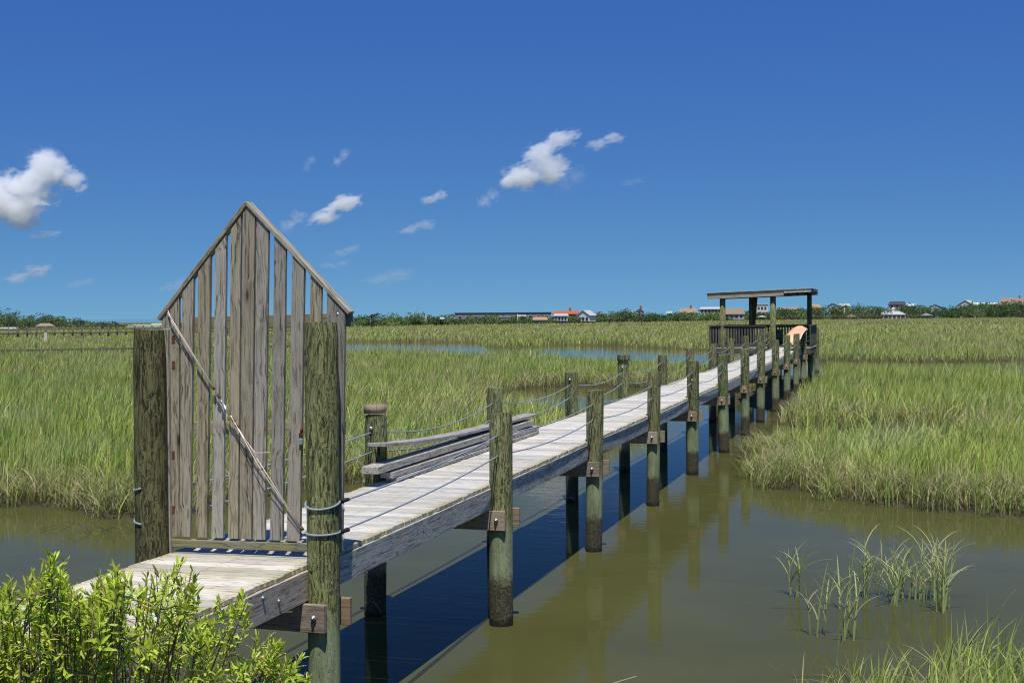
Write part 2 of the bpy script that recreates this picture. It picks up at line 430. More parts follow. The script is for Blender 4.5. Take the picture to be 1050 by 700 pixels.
# ------------------------------------------------------------------ grasses
def leaf_mat(name, transl=.35, rough=.55):
    m, nt, out = new_mat(name); n = N(nt)
    c = n.attr('tint').outputs['Color']
    d = n.add('ShaderNodeBsdfPrincipled'); n.put(d.inputs['Base Color'], c); d.inputs['Roughness'].default_value = rough; d.inputs['Specular IOR Level'].default_value = .25
    t = n.add('ShaderNodeBsdfTranslucent'); n.put(t.inputs[0], n.mix(1., c, (1.0, 1.1, .7), 'MULTIPLY'))
    mx = n.add('ShaderNodeMixShader'); mx.inputs[0].default_value = transl
    n.link(d.outputs[0], mx.inputs[1]); n.link(t.outputs[0], mx.inputs[2]); n.link(mx.outputs[0], out.inputs[0])
    return m
M['grass'] = leaf_mat('cordgrass_blade'); M['leaf'] = leaf_mat('shrub_leaf', .3, .4); M['tree_leaf'] = leaf_mat('tree_leaf', .2, .7)

def vnoise(x, y, s, seed=0):
    """smooth value noise, vectorised"""
    x = np.asarray(x) * s + seed * 17.13; y = np.asarray(y) * s - seed * 9.71
    xi, yi = np.floor(x), np.floor(y); fx, fy = x - xi, y - yi
    fx = fx * fx * (3 - 2 * fx); fy = fy * fy * (3 - 2 * fy)
    def h(a, b): v = np.sin(a * 127.1 + b * 311.7 + seed * 3.3) * 43758.5453; return v - np.floor(v)
    return (h(xi, yi) * (1 - fx) + h(xi + 1, yi) * fx) * (1 - fy) + (h(xi, yi + 1) * (1 - fx) + h(xi + 1, yi + 1) * fx) * fy
def fbm(x, y, s, seed=0): return (vnoise(x, y, s, seed) + .5 * vnoise(x, y, s * 2.1, seed + 1) + .25 * vnoise(x, y, s * 4.3, seed + 2)) / 1.75

def blades(B, h, w, lean, az, tint_lo, tint_hi, curl, segs=3):
    """B base points, h height, w width, lean (fraction of h), az lean direction; tapered curved blades as one array set"""
    n = len(B); t = np.linspace(0, 1, segs + 1)
    face = RNG.uniform(0, math.pi, n)
    wx, wy = np.cos(face), np.sin(face)
    V = []; T = []
    for k, tk in enumerate(t):
        out_ = lean * h * (tk ** curl)
        up = h * (tk - .35 * np.clip(lean, 0, 1.2) * tk ** 3)
        cx = B[:, 0] + np.cos(az) * out_; cy = B[:, 1] + np.sin(az) * out_; cz = B[:, 2] + up
        ww = w * (1 - tk) ** .6 * .5 * (.75 + .5 * min(1, tk * 4))
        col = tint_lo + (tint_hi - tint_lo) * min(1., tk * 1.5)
        if k < segs:
            V += [np.stack([cx - wx * ww, cy - wy * ww, cz], -1), np.stack([cx + wx * ww, cy + wy * ww, cz], -1)]; T += [col, col]
        else: V.append(np.stack([cx, cy, cz], -1)); T.append(col)
    nv = 2 * segs + 1
    V = np.stack(V, 1).reshape(-1, 3); T = np.stack(T, 1).reshape(-1, 3)
    b = (np.arange(n) * nv)[:, None]
    Q = np.concatenate([b + np.array([[2 * k, 2 * k + 1, 2 * k + 3, 2 * k + 2]]) for k in range(segs - 1)], 0) if segs > 1 else np.zeros((0, 4), int)
    Tr = b + np.array([[2 * segs - 2, 2 * segs - 1, 2 * segs]])
    return V, Q, Tr, T
def join(parts_):
    V, Q, Tr, T = [], [], [], []; o = 0
    for v, q, t, c in parts_:
        V.append(v); Q.append(q + o); Tr.append(t + o); T.append(c); o += len(v)
    return np.vstack(V), np.vstack(Q), np.vstack(Tr), np.vstack(T)
def grass_mesh(name, parts_):
    V, Q, Tr, T = join(parts_)
    col = np.concatenate([np.clip(T, 0, 1), np.ones((len(T), 1))], 1)
    return np_mesh(name, V, Tr, Q, {'tint': ('FLOAT_COLOR', col)})

HALF = math.radians(24.5)
def scatter(r0, r1, dens, edge=None):
    n = int(dens * HALF * (r1 * r1 - r0 * r0))
    r = np.sqrt(RNG.uniform(r0 * r0, r1 * r1, n)); a = RNG.uniform(-HALF, HALF, n)
    x = np.sin(a - YAW) * r; y = np.cos(a - YAW) * r
    sd = sdist(x, y)
    ok = sd > -.12
    ok &= ~((x > -6.0) & (x < -3.45) & (y < 75))
    if edge: ok &= (sd < edge)
    x, y, sd = x[ok], y[ok], sd[ok]
    return x, y, sd
def palette(x, y, sd, r):
    """leaf colour: fresh green cordgrass with straw patches, more straw farther out on the high marsh"""
    n = len(x)
    p1 = fbm(x, y, .09, 3); p2 = fbm(x, y, .6, 8); p3 = RNG.uniform(0, 1, n)
    straw = np.clip((p1 - .5) * 1.6 + (p2 - .5) * .8 + np.clip((r - 60) / 120, 0, .62), 0, .9)
    green = np.array([.25, .40, .06]); lime = np.array([.52, .64, .13]); tan = np.array([.56, .49, .18]); blue = np.array([.37, .50, .20])
    c = green + (lime - green) * p3[:, None]
    c = c + (blue - c) * (np.clip((p2 - .45) * 2.2, 0, .7))[:, None]
    straw = np.maximum(straw, .13)
    pick = (RNG.uniform(0, 1, n) < straw)[:, None]
    c = np.where(pick, tan * RNG.uniform(.75, 1.15, (n, 1)), c)
    return c * RNG.uniform(.35, 1.7, (n, 1))

def marsh():
    out_ = []
    for r0, r1, dens, w, segs in ((17, 30, 135, .019, 3), (30, 48, 85, .027, 3), (48, 75, 50, .034, 2), (75, 112, 24, .052, 2), (112, 180, 9, .095, 2), (180, 330, 2.6, .2, 2), (330, 800, .42, .55, 1)):
        x, y, sd = scatter(r0, r1, dens); r = np.hypot(x, y); n = len(x)
        keep = RNG.uniform(0, 1, n) < np.clip(.35 + 1.3 * fbm(x, y, .8, 5) * np.clip(fbm(x, y, .17, 2) * 1.6, .45, 1), 0, 1)
        if r0 >= 75: keep[:] = True
        x, y, sd, r = x[keep], y[keep], sd[keep], r[keep]; n = len(x)
        hh = (.62 + .62 * fbm(x, y, .25, 4)) * RNG.uniform(.72, 1.12, n)
        hh *= np.clip(.55 + sd * .35, .6, 1.0) * np.where(RNG.uniform(0, 1, n) < .12, RNG.uniform(1.05, 1.35, n), 1.)
        if r0 > 150: hh *= .85
        c = palette(x, y, sd, r)
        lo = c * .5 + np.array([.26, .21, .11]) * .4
        B = np.stack([x, y, ground_z(x, y, sd) - .03], -1)
        wind = .6
        az = RNG.normal(wind, 1.3, n)
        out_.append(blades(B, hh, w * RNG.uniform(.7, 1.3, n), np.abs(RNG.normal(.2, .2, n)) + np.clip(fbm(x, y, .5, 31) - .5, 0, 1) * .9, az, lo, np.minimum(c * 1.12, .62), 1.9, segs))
    # straw-coloured dead leaves arching over along the banks
    for r0, r1, dens, w in ((17, 32, 330, .013), (32, 65, 80, .022), (65, 110, 15, .04)):
        x, y, sd = scatter(r0, r1, dens, edge=1.5 if r0 < 30 else 2.2); n = len(x)
        c = np.array([.56, .49, .27]) * RNG.uniform(.5, 1.2, (n, 1)); gcol = np.array([.28, .33, .10])
        c = np.where(RNG.uniform(0, 1, (n, 1)) < .3, gcol, c)
        B = np.stack([x, y, ground_z(x, y, sd) - .02 + RNG.uniform(0, .25, n)], -1)
        out_.append(blades(B, RNG.uniform(.25, .6, n), w * RNG.uniform(.7, 1.3, n), RNG.uniform(.5, 1.3, n), RNG.uniform(0, 6.28, n), c * .8, c, 1.6, 3))
    return grass_mesh('marsh_grass', out_)
o = meshobj('marsh_grass', marsh(), M['grass']); tag(o, 'green and straw cordgrass covering the salt marsh', 'grass', kind='stuff')

def shore_grass():
    out_ = []
    n = 2700
    px = RNG.uniform(815, 1160, n); d = RNG.uniform(8.6, 11.9, n)
    xy = np.array([bearing(a, b) for a, b in zip(px, d)]); x, y = xy[:, 0], xy[:, 1]
    sd = sdist(x, y); z = np.maximum(ground_z(x, y, sd), WATER_Z - .15)
    clump = fbm(x, y, 1.6, 21); edge = np.clip((px - 815) / 110, .0, 1)
    ok = (clump > .40) & (sd > -.35) & (RNG.uniform(0, 1, n) < .25 + .75 * edge)
    x, y, z, px = x[ok], y[ok], z[ok], px[ok]; n = len(x)
    c = np.array([.40, .50, .13]) * RNG.uniform(.6, 1.3, (n, 1)) + RNG.uniform(0, .08, (n, 1)) * np.array([1, .8, .1])
    hh = RNG.uniform(.45, .95, n) * np.clip(.62 + (px - 830) / 420, .55, 1.05)
    top = -.54 + np.clip((px - 830) / 200, 0, 1.1) * .42
    hh = np.minimum(hh + (WATER_Z + .45 - z) * 0, np.maximum(.25, top - z + RNG.uniform(-.25, .12, n)))
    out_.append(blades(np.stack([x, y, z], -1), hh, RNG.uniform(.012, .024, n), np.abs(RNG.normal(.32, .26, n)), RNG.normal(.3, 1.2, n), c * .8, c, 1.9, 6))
    k = RNG.uniform(0, 1, n) < .6
    c2 = np.array([.42, .40, .18]) * RNG.uniform(.6, 1.2, (k.sum(), 1))
    out_.append(blades(np.stack([x, y, z + .15], -1)[k], RNG.uniform(.25, .6, k.sum()), RNG.uniform(.006, .012, k.sum()), RNG.uniform(.5, 1.3, k.sum()), RNG.uniform(0, 6.28, k.sum()), c2, c2, 1.6, 5))
    return grass_mesh('shore_grass', out_)
o = meshobj('shore_grass', shore_grass(), M['grass']); tag(o, 'tall bright green grass on the near creek shore', 'grass', kind='stuff')

def tuft(name, px, py, nst, hmax, label, seed):
    depth = (CAM_Z - WATER_Z) * F_PX / (py - horizon(px)); x0, y0 = bearing(px, depth)
    rg = np.random.default_rng(seed); out_ = []
    global RNG
    old, RNG = RNG, rg
    sx = rg.normal(0, .05, nst); sy = rg.normal(0, .05, nst); hs = hmax * rg.uniform(.6, 1, nst)
    B = np.stack([sx, sy, np.full(nst, -.12)], -1); c = np.array([.42, .48, .17]) * rg.uniform(.8, 1.25, (nst, 1))
    az = rg.normal(.4, 1., nst); ln = np.abs(rg.normal(.14, .1, nst))
    out_.append(blades(B, hs + .12, np.full(nst, .021), ln, az, c * .9, c, 1.8, 6))
    m_ = nst * 4
    i = rg.integers(0, nst, m_); t = rg.uniform(.18, .75, m_)
    LB = B[i] + np.stack([np.cos(az[i]) * ln[i] * hs[i] * t ** 1.8, np.sin(az[i]) * ln[i] * hs[i] * t ** 1.8, hs[i] * t + .1], -1)
    c2 = np.where(rg.uniform(0, 1, (m_, 1)) < .3, np.array([[.48, .43, .24]]), np.array([[.45, .50, .20]])) * rg.uniform(.8, 1.2, (m_, 1))
    out_.append(blades(LB, rg.uniform(.16, .42, m_), np.full(m_, .014), rg.uniform(.5, 1.25, m_), rg.uniform(0, 6.28, m_), c2, c2, 1.5, 5))
    RNG = old
    me = grass_mesh(name, out_); o = meshobj(name, me, M['grass']); o.location = (x0, y0, WATER_Z)
    tag(o, label, 'grass tuft', 'grass tufts standing in the muddy creek')
for i, (px, py, k, hm, lab) in enumerate((
        (814, 613, 4, .62, 'lone thin grass tuft standing in open water, farthest from the shore grass'),
        (841, 654, 3, .75, 'slanting grass tuft in the creek with its foot lowest of the first pair'),
        (866, 627, 3, .78, 'grass tuft leaning between the two nearest slanting tufts in the creek'),
        (871, 657, 3, .70, 'short spreading grass tuft close above the shore grass, second of the nearest pair'),
        (886, 614, 4, .72, 'grass tuft with a dry brown leaf in the middle of the creek row'),
        (901, 614, 4, .66, 'upright narrow grass tuft in the middle of the creek row'),
        (914, 621, 4, .70, 'grass tuft with long leaf reaching right over the creek'),
        (923, 614, 4, .70, 'small grass tuft just behind the long leaved tuft in the creek'),
        (944, 617, 7, .76, 'dense grass tuft with pale arching leaves near the end of the creek row'),
        (959, 614, 7, .70, 'pale bushy grass tuft beside the tallest tuft in the creek'),
        (967, 628, 5, .92, 'tallest grass tuft in the creek at the end of the row'))):
    tuft('grass_tuft', px, py, k + 1, hm * 1.12, lab, 100 + i)

# driftwood twigs
tw = MB(); x0, y0 = bearing(985, 12.9)
tw.tube([(x0, y0, WATER_Z - .05), (x0 + .18, y0 + .03, WATER_Z + .25), (x0 + .30, y0 + .03, WATER_Z + .36), (x0 + .5, y0 + .05, WATER_Z + .62)], .008, 6, taper=.4)
tw.tube([(x0 + .30, y0 + .03, WATER_Z + .36), (x0 + .36, y0 - .02, WATER_Z + .33)], .004, 5)
solo('twig', tw, M['shelter_dark'], 'bare bent twig sticking out of the creek above the shore grass', 'twig', (x0, y0, WATER_Z))
tw = MB(); x0, y0 = bearing(118, 20.6)
for k in range(6):
    a = random.uniform(-.5, .6); L = random.uniform(.5, 1.3); bx, by = x0 + random.uniform(-.4, .9), y0 + random.uniform(-.3, .2)
    tw.tube([(bx, by, WATER_Z + .02), (bx - L * .5 * math.cos(a), by + .1 * a, WATER_Z + .10 + .1 * random.random()), (bx - L * math.cos(a), by + .3 * a, WATER_Z + .0)], .007, 5, taper=.4)
solo('driftwood', tw, M['shelter_dark'], 'tangle of bare brown twigs lying in the water beside the marsh bank', 'driftwood', (x0, y0, WATER_Z))

def floating():
    n = 5200; x = RNG.uniform(-22, 16, n); y = RNG.uniform(9, 47, n); sd = sdist(x, y)
    ok = (sd < -.03) & (RNG.uniform(0, 1, n) < np.exp(sd * 1.5) * np.clip(fbm(x, y, .9, 41) * 2 - .75, 0, 1) + .004)
    x, y = x[ok], y[ok]; n = len(x); a = RNG.normal(.2, .9, n); L = RNG.uniform(.06, .34, n); w_ = RNG.uniform(.004, .010, n)
    ux, uy = np.cos(a), np.sin(a); z = np.full(n, WATER_Z + .004)
    V = np.stack([np.stack([x - ux * L - uy * w_, y - uy * L + ux * w_, z], -1), np.stack([x + ux * L - uy * w_, y + uy * L + ux * w_, z], -1), np.stack([x + ux * L + uy * w_, y + uy * L - ux * w_, z + .004], -1), np.stack([x - ux * L + uy * w_, y - uy * L - ux * w_, z + .004], -1)], 1).reshape(-1, 3)
    c = np.repeat(np.array([.34, .29, .17]) * RNG.uniform(.35, 1.2, (n, 1)), 4, 0)
    return np_mesh('floating_straw', V, None, np.arange(4 * n).reshape(n, 4), {'tint': ('FLOAT_COLOR', np.concatenate([c, np.ones((len(c), 1))], 1))})
o = meshobj('floating_straw', floating(), M['grass']); tag(o, 'dead straw floating on the creek along the banks', 'straw', kind='stuff')

# ------------------------------------------------------------------ the dock
NR, NL = 14, 13
dock = thing('dock', (-4.745, 9.0, WATER_Z), 'long weathered boardwalk on green pilings crossing the creek to the shelter', 'dock')
D_END = 60.4
for nm, ya, yb, mt, lab in (('deck', 9.3, D_END, M['deck'], None), ('deck', 4.4, 9.29, M['ramp'], 'yellowish deck boards in front of the gate')):
    mb = MB(); y = ya
    while y < yb - .12:
        wdt = random.uniform(.134, .142)
        zc = deck_z(y) - .019 + random.uniform(-.002, .002)
        dx = random.uniform(-.008, .008)
        Mx = Matrix.Rotation(random.uniform(-.004, .004), 3, 'Z') @ Matrix.Rotation(random.uniform(-.003, .003), 3, 'Y')
        if random.random() < .12 and nm:   # a butt joint: two short boards
            j = random.uniform(-.2, .2); cx = (DK_L + DK_R) / 2
            for a, b in ((DK_L, cx + j - .002), (cx + j + .002, DK_R)):
                mb.box(((a + b) / 2 + dx, y + wdt / 2, zc), (b - a, wdt, .038), Mx, .005, 0)
        else:
            mb.box(((DK_L + DK_R) / 2 + dx, y + wdt / 2, zc), (DK_R - DK_L, wdt, .038), Mx, .005, 0)
        y += wdt + random.uniform(.006, .013)
    part(nm, mb, mt, dock, lab)
for x, lab in ((DK_R - .006, None), (DK_L + .006, None), ((DK_R + DK_L) / 2, None)):
    y = 4.45; first = True
    while y < D_END:
        y2 = 9.08 if first else min(y + SPAN, D_END); mb = MB()
        mb.plank((x, y + .002, deck_z(y) - .148), (x, y2 - .002, deck_z(y2) - .148), .05, .215, ch=.003)
        part('stringer', mb, M['stringer_tan'] if first else M['stringer'], dock)
        if first and x > -4.3:
            for by, bz in ((8.28, -.09), (8.52, -.16)):
                mb = MB(); mb.tube([(x + .02, by, bz), (x + .04, by, bz)], .014, 10); part('bolt', mb, M['steel'], dock)
        y = y2; first = False
# pilings: one mesh per length, copied along the bays
def piling_mesh(top, bottom=-2.3, r=.118, seed=0, mat='piling'):
    rr = random.Random(seed); mb = MB(); nseg, nz = 32, 26
    vs, fs = [], []
    ph = [rr.uniform(0, 6.28) for _ in range(4)]
    for k in range(nz + 1):
        z = bottom + (top - bottom) * k / nz
        for s_ in range(nseg):
            a = 2 * math.pi * s_ / nseg
            q = r * (1 + .012 * math.sin(2 * a + ph[0] + z * .6) + .010 * math.sin(5 * a + ph[1] + z * 2) + .008 * math.sin(9 * a + ph[2] - z))
            q *= 1 + .02 * math.sin(ph[3] + z * 1.3)
            if k == nz: q -= .008
            vs.append((q * math.cos(a), q * math.sin(a), z))
    for k in range(nz):
        for s_ in range(nseg): fs.append([k * nseg + s_, k * nseg + (s_ + 1) % nseg, (k + 1) * nseg + (s_ + 1) % nseg, (k + 1) * nseg + s_])
    mb.poly(vs, fs, .5, True)
    tx, ty = rr.uniform(-.12, .12), rr.uniform(-.12, .12)      # a saw cut never quite square
    top_ = []
    for q_ in range(len(vs) - nseg, len(vs)):
        v_ = vs[q_]; v_ = (v_[0], v_[1], v_[2] + tx * v_[0] + ty * v_[1]); vs[q_] = v_; mb.V[q_] = v_; top_.append(v_)
    c = len(mb.V); mb.poly([(v[0], v[1], v[2]) for v in top_] + [(0, 0, top + .004)], [[i, (i + 1) % nseg, nseg] for i in range(nseg)], .5)
    me = mb.mesh('piling'); me.materials.append(M[mat]); return me
std = [piling_mesh(.72, seed=s_) for s_ in range(4)]
tallR, tallL = piling_mesh(1.735, seed=9, r=.119, mat='piling_green'), piling_mesh(1.70, seed=10, r=.117, mat='piling_brown')
rootz = Vector(dock.location)
TOP = {('R', 1): .70, ('R', 2): .72, ('L', 1): .71, ('L', 2): .73}
pil = {}
for side, x, y0_, cnt in (('R', XR, Y0R, NR), ('L', XL, Y0L, NL)):
    for i in range(-1, cnt):
        y = y0_ + SPAN * i
        me = (tallR if side == 'R' else tallL) if i == 0 else std[(i * 3 + (side == 'L')) % 4]
        o = bpy.data.objects.new('piling', me); C.objects.link(o); o.parent = dock
        dzz = deck_z(y) + (random.uniform(-.035, .045) if i > 0 else 0)
        px_ = x + (random.uniform(-.025, .025) if i > 0 else 0)
        o.location = Vector((px_, y, dzz)) - rootz
        o.rotation_euler = (random.uniform(-.016, .016), random.uniform(-.016, .016), random.uniform(0, 6.28)) if i else (0, 0, 2.)
        k_ = random.uniform(.92, 1.05) if i else 1.; o.scale = (k_, k_, 1)
        pil[(side, i)] = (o, px_, y)
# the two capped pilings on the far side: a sawn collar and a round cap
mb = MB(); _, px_, y = pil[('L', 1)]; z = deck_z(y) + .735
mb.tube([(px_, y, z - .02), (px_, y, z + .075)], .122, 18); part('piling_collar', mb, M['beam'], dock, 'brown sawn collar on top of a piling')
mb = MB(); _, px_, y = pil[('L', 4)]; z = deck_z(y) + .72
mb.tube([(px_, y, z + .02), (px_, y, z + .05), (px_, y, z + .13), (px_, y, z + .15)], .13, 20); part('piling_cap', mb, M['piling'], dock, 'rounded cap on top of a piling')
# cross beams clamped on both faces of each pair, with a bolt through the piling
for i in range(-1, NL):
    yr, yl = pil[('R', i)][2], pil[('L', i)][2]; z = deck_z(yr) - .365
    for s_, ext in ((-1, .075), (1, .15)):
        mb = MB(); o_ = s_ * .145
        mb.plank((XL - .16, yl + o_, z), (XR + ext, yr + o_, z), .045, .20, ch=.004)
        b = part('cross_beam', mb, M['beam'], dock)
        if s_ < 0:
            mb = MB(); mb.tube([(pil[('R', i)][1] - .005, yr - .167, z + .01), (pil[('R', i)][1] - .005, yr - .185, z + .01)], .02, 8)
            mb.tube([(pil[('R', i)][1] - .005, yr - .184, z + .01), (pil[('R', i)][1] - .005, yr - .2, z + .01)], .010, 8)
            part('bolt', mb, M['steel'], b)
# rope rails
def sag(a, b, s_, n_=14):
    a, b = Vector(a), Vector(b)
    return [a.lerp(b, t / n_) - Vector((0, 0, s_ * 4 * (t / n_) * (1 - t / n_))) for t in range(n_ + 1)]
for side, cnt in (('R', NR), ('L', NL)):
    for hgt in (.52, .31):
        for i in range(0, cnt - 1):
            a, b = pil[(side, i)], pil[(side, i + 1)]
            za, zb = (hgt - (.07 if i == 0 else 0)), hgt
            mb = MB(); s_ = random.uniform(.05, .10) if side == 'R' else random.uniform(.09, .15)
            if i == 0: s_ = .035
            xo = .0 if side == 'R' else .0
            pa = (a[1] + (.125 if i == 0 and side == 'R' else xo), a[2] + (.02 if i == 0 else 0), deck_z(a[2]) + za); pb = (b[1] + xo, b[2], deck_z(b[2]) + zb)
            mb.tube(sag(pa, pb, s_), .0075, 7); part('rope', mb, M['rope'], dock)
# rope loops round the two gate pilings, with knots and bolts
for side, zs, rad in (('R', (.455, .235), .126), ('L', (.53, .26), .124)):
    _, x, y = pil[(side, 0)]
    for k, z in enumerate(zs):
        mb = MB(); pts = []
        a0, a1 = (math.pi * .95, 2 * math.pi + .25) if side == 'R' else (math.pi * .75, math.pi * 1.47)
        for t in range(17):
            a = a0 + (a1 - a0) * t / 16
            pts.append((x + math.cos(a) * rad, y + math.sin(a) * rad, z - .045 * math.sin(math.pi * t / 16) * (1 if k == 0 else .2) + (0 if side == 'R' else .03 - .05 * t / 16)))
        mb.tube(pts, .008, 8); lp = part('rope_loop', mb, M['rope'], dock)
        if side == 'R':
            mb = MB(); mb.tube([(x + rad - .005, y + .03, z + .0), (x + rad + .05, y + .07, z + .01)], .02, 8, taper=.6); part('knot', mb, M['black'], lp)
            mb = MB(); mb.tube([(x + rad + .02, y + .02, z - .02), (x + rad + .03, y + .01, z - .07)], .008, 6); part('rope_end', mb, M['rope'], lp)
for side, i, dz_ in (('L', 1, .56), ('L', 3, .60), ('L', 4, .61), ('R', 4, .36)):
    _, x, y = pil[(side, i)]; mb = MB(); mb.tube([(x, y - .115, deck_z(y) + dz_), (x, y - .14, deck_z(y) + dz_)], .02, 8); part('bolt', mb, M['steel'], dock)

# ------------------------------------------------------------------ the gate
GY = 9.31
gate = thing('gate', (-4.7, GY, 0.0), 'tall pointed gate of grey vertical slats closing the dock', 'gate')
def gx(px, py):
    a = (px - 525.) / F_PX; b = -(py - 350.) / F_PX
    cr, sr = math.cos(ROLL), math.sin(ROLL); r = a * cr + b * sr; u = b * cr - a * sr
    cp, sp = math.cos(PITCH), math.sin(PITCH); d = cp + u * sp; z = u * cp - sp
    X = r * math.cos(YAW) - d * math.sin(YAW); Y = r * math.sin(YAW) + d * math.cos(YAW)
    t = GY / Y; return X * t, z * t + CAM_Z
slats = ((167, 185.5, 178, 184), (187.7, 200, 185, 197), (204, 217, 202, 214.3), (221, 233, 218, 230.6), (237, 248, 235, 245.7), (249, 262, 246.5, 259.5),
         (262.6, 276, 260, 273.2), (281, 294, 277.7, 291.4), (299.5, 313, 295, 309.4), (318.6, 331, 315, 328), (336, 355.5, 332.5, 352.5))
pk, shl, shr = gx(254, 212), gx(167, 327), gx(356, 321)
def roof_z(x):
    if x < pk[0]: t = (x - shl[0]) / (pk[0] - shl[0]); return shl[1] + t * (pk[1] - shl[1])
    t = (x - pk[0]) / (shr[0] - pk[0]); return pk[1] + t * (shr[1] - pk[1])
zb = gx(245, 553)[1]
for k, (u0, u1, l0, l1) in enumerate(slats):
    xa, xb = gx(u0, 340)[0], gx(u1, 340)[0]; ca, cb = gx(l0, 540)[0], gx(l1, 540)[0]
    xb -= .008; cb -= .008
    if k == 0: ca, cb = xa - .01, xb - .02
    def xat(x_, c_, z): t = (z - .2) / 1.5; return c_ + (x_ - c_) * t
    mb = MB(); zt0, zt1 = roof_z(xat(xa, ca, 2.)), roof_z(xat(xb, cb, 2.))
    low = zb + .01 if k < 10 else .06
    pts = [(ca, low), (cb, low), (xat(xb, cb, zt1), zt1)]
    if xat(xa, ca, zt0) < pk[0] < xat(xb, cb, zt1): pts.append(pk)
    pts.append((xat(xa, ca, zt0), zt0))
    mb.prism(pts, GY - .019 + random.uniform(-.003, .003), GY + .011)
    part('slat', mb, M['gate'], gate)
for a, b in ((shl, pk), (pk, shr)):
    d = Vector((b[0] - a[0], b[1] - a[1])).normalized(); nrm = Vector((-d.y, d.x)) * .019
    a2 = Vector(a) - d * .02; b2 = Vector(b) + d * (.02 if a is pk else .024)
    mb = MB(); mb.plank((a2.x + nrm.x, GY + .012, a2.y + nrm.y), (b2.x + nrm.x, GY + .012, b2.y + nrm.y), .085, .031, up=(nrm.x, 0, nrm.y)); part('cap_board', mb, M['gate'], gate)
def hrail(px0, py0, px1, py1, h_, yoff, th, mat, nm='rail'):
    a, b = gx(px0, py0), gx(px1, py1); mb = MB(); mb.plank((a[0], GY + yoff, a[1]), (b[0], GY + yoff, b[1]), th, h_); part(nm, mb, mat, gate)
hrail(186, 332, 359.5, 327.5, .10, .031, .038, M['rail'])
hrail(172, 439, 352, 439, .10, .031, .038, M['rail'])
hrail(176.5, 556, 351, 562, .062, -.002, .045, M['rail'], 'bottom_rail')
# hinges
for py in (348, 374, 466, 522):
    a = gx(178.5, py); mb = MB(); mb.box((a[0] + .004, GY - .016, a[1]), (.026, .008, .062)); part('hinge', mb, M['rust'], gate)
mb = MB(); xj = gx(174.5, 450)[0]; mb.box((xj, GY - .03, .84), (.042, .05, 1.72), None, .004, 2); part('hinge_post', mb, M['gate'], gate)
# diagonal brace cable
ca, cb = gx(174, 318), gx(311, 541)
def cab(t, off=.04, dz=0.): return (ca[0] + (cb[0] - ca[0]) * t, GY - .012 - off, ca[1] + (cb[1] - ca[1]) * t + dz)
mb = MB(); mb.tube([cab(0, .015), cab(.03), cab(.42, .04)], .0042, 7); mb.tube([cab(0, .02, -.02), cab(.05, .045, -.015), cab(.35, .045, -.004)], .0028, 6)
mb.tube([cab(.50, .05), cab(.75, .04), cab(1., .02)], .0042, 7); mb.tube([cab(.50, .055, .01), cab(.72, .06, -.025), cab(.82, .05, -.008), cab(.99, .03)], .0028, 6)
mb.tube([cab(.58, .05), (cab(.66)[0] + .02, GY - .07, cab(.66)[2] + .005), (cab(.7)[0] + .09, GY - .06, cab(.66)[2] + .01)], .003, 6)
cable = part('brace_cable', mb, M['rope_white'], gate)
mb = MB()
for o_ in (-.012, .012): mb.tube([cab(.43, .05, o_ * .6), cab(.49, .05, o_ * .6)], .006, 6)
mb.tube([cab(.425, .05, -.012), cab(.425, .05, .012)], .009, 6); mb.tube([cab(.495, .05, -.012), cab(.495, .05, .012)], .009, 6)
part('turnbuckle', mb, M['steel'], cable)
for t in (.0, .36, .40, .51, .535, .60, 1.):
    mb = MB(); c_ = cab(t, .045 if 0 < t < 1 else .01); mb.tube([(c_[0] - .01, c_[1], c_[2] + .012), (c_[0] + .01, c_[1], c_[2] - .012)], .011, 7)
    part('clamp', mb, M['rust'], cable)
lk = gx(310.5, 452); mb = MB(); mb.box((lk[0], GY - .03, lk[1]), (.035, .02, .045)); lock = part('padlock', mb, M['steel'], gate)
mb = MB(); mb.tube([(lk[0] - .012, GY - .03, lk[1] + .02), (lk[0] - .012, GY - .03, lk[1] + .06), (lk[0] + .012, GY - .03, lk[1] + .06), (lk[0] + .012, GY - .03, lk[1] + .02)], .005, 6); mb.tube([(lk[0], GY - .028, lk[1] + .06), (lk[0] + .005, GY - .02, lk[1] + .12)], .009, 6); part('shackle', mb, M['rust'], lock)
for px, py in ((347, 322), (348.5, 396)):
    a = gx(px, py); mb = MB(); mb.tube([(a[0], GY - .02, a[1]), (a[0], GY - .012, a[1])], .012, 8); part('bolt', mb, M['steel'], gate)

# ------------------------------------------------------------------ loose boards lying on the deck
def loose(label, pts, w, t, tilt=0., cup=0.):
    mb = MB(); pts = [Vector(p) for p in pts]
    n_ = len(pts); vs, fs, gp = [], [], []
    L = 0; 
    for i, p in enumerate(pts):
        d = (pts[min(i + 1, n_ - 1)] - pts[max(i - 1, 0)]).normalized(); y = Vector((0, 0, 1)).cross(d).normalized(); z = d.cross(y)
        if tilt: R_ = Matrix.Rotation(tilt, 3, d); y, z = R_ @ y, R_ @ z
        if i: L += (p - pts[i - 1]).length
        for a, b in ((-1, -1), (1, -1), (1, 1), (-1, 1)):
            vs.append(p + y * a * w / 2 + z * b * t / 2); gp.append((L, a * w / 2, b * t / 2))
    for i in range(n_ - 1):
        for k in range(4): fs.append([i * 4 + k, i * 4 + (k + 1) % 4, (i + 1) * 4 + (k + 1) % 4, (i + 1) * 4 + k])
    fs += [[3, 2, 1, 0], [(n_ - 1) * 4 + k for k in range(4)]]
    mb._add(vs, fs, gp, random.random())
    o = solo('plank', mb, M['plank'], label, 'plank', tuple(pts[0]), 'loose planks stacked on the dock')
    bv = o.modifiers.new('edge', 'BEVEL'); bv.width = .004; bv.segments = 1
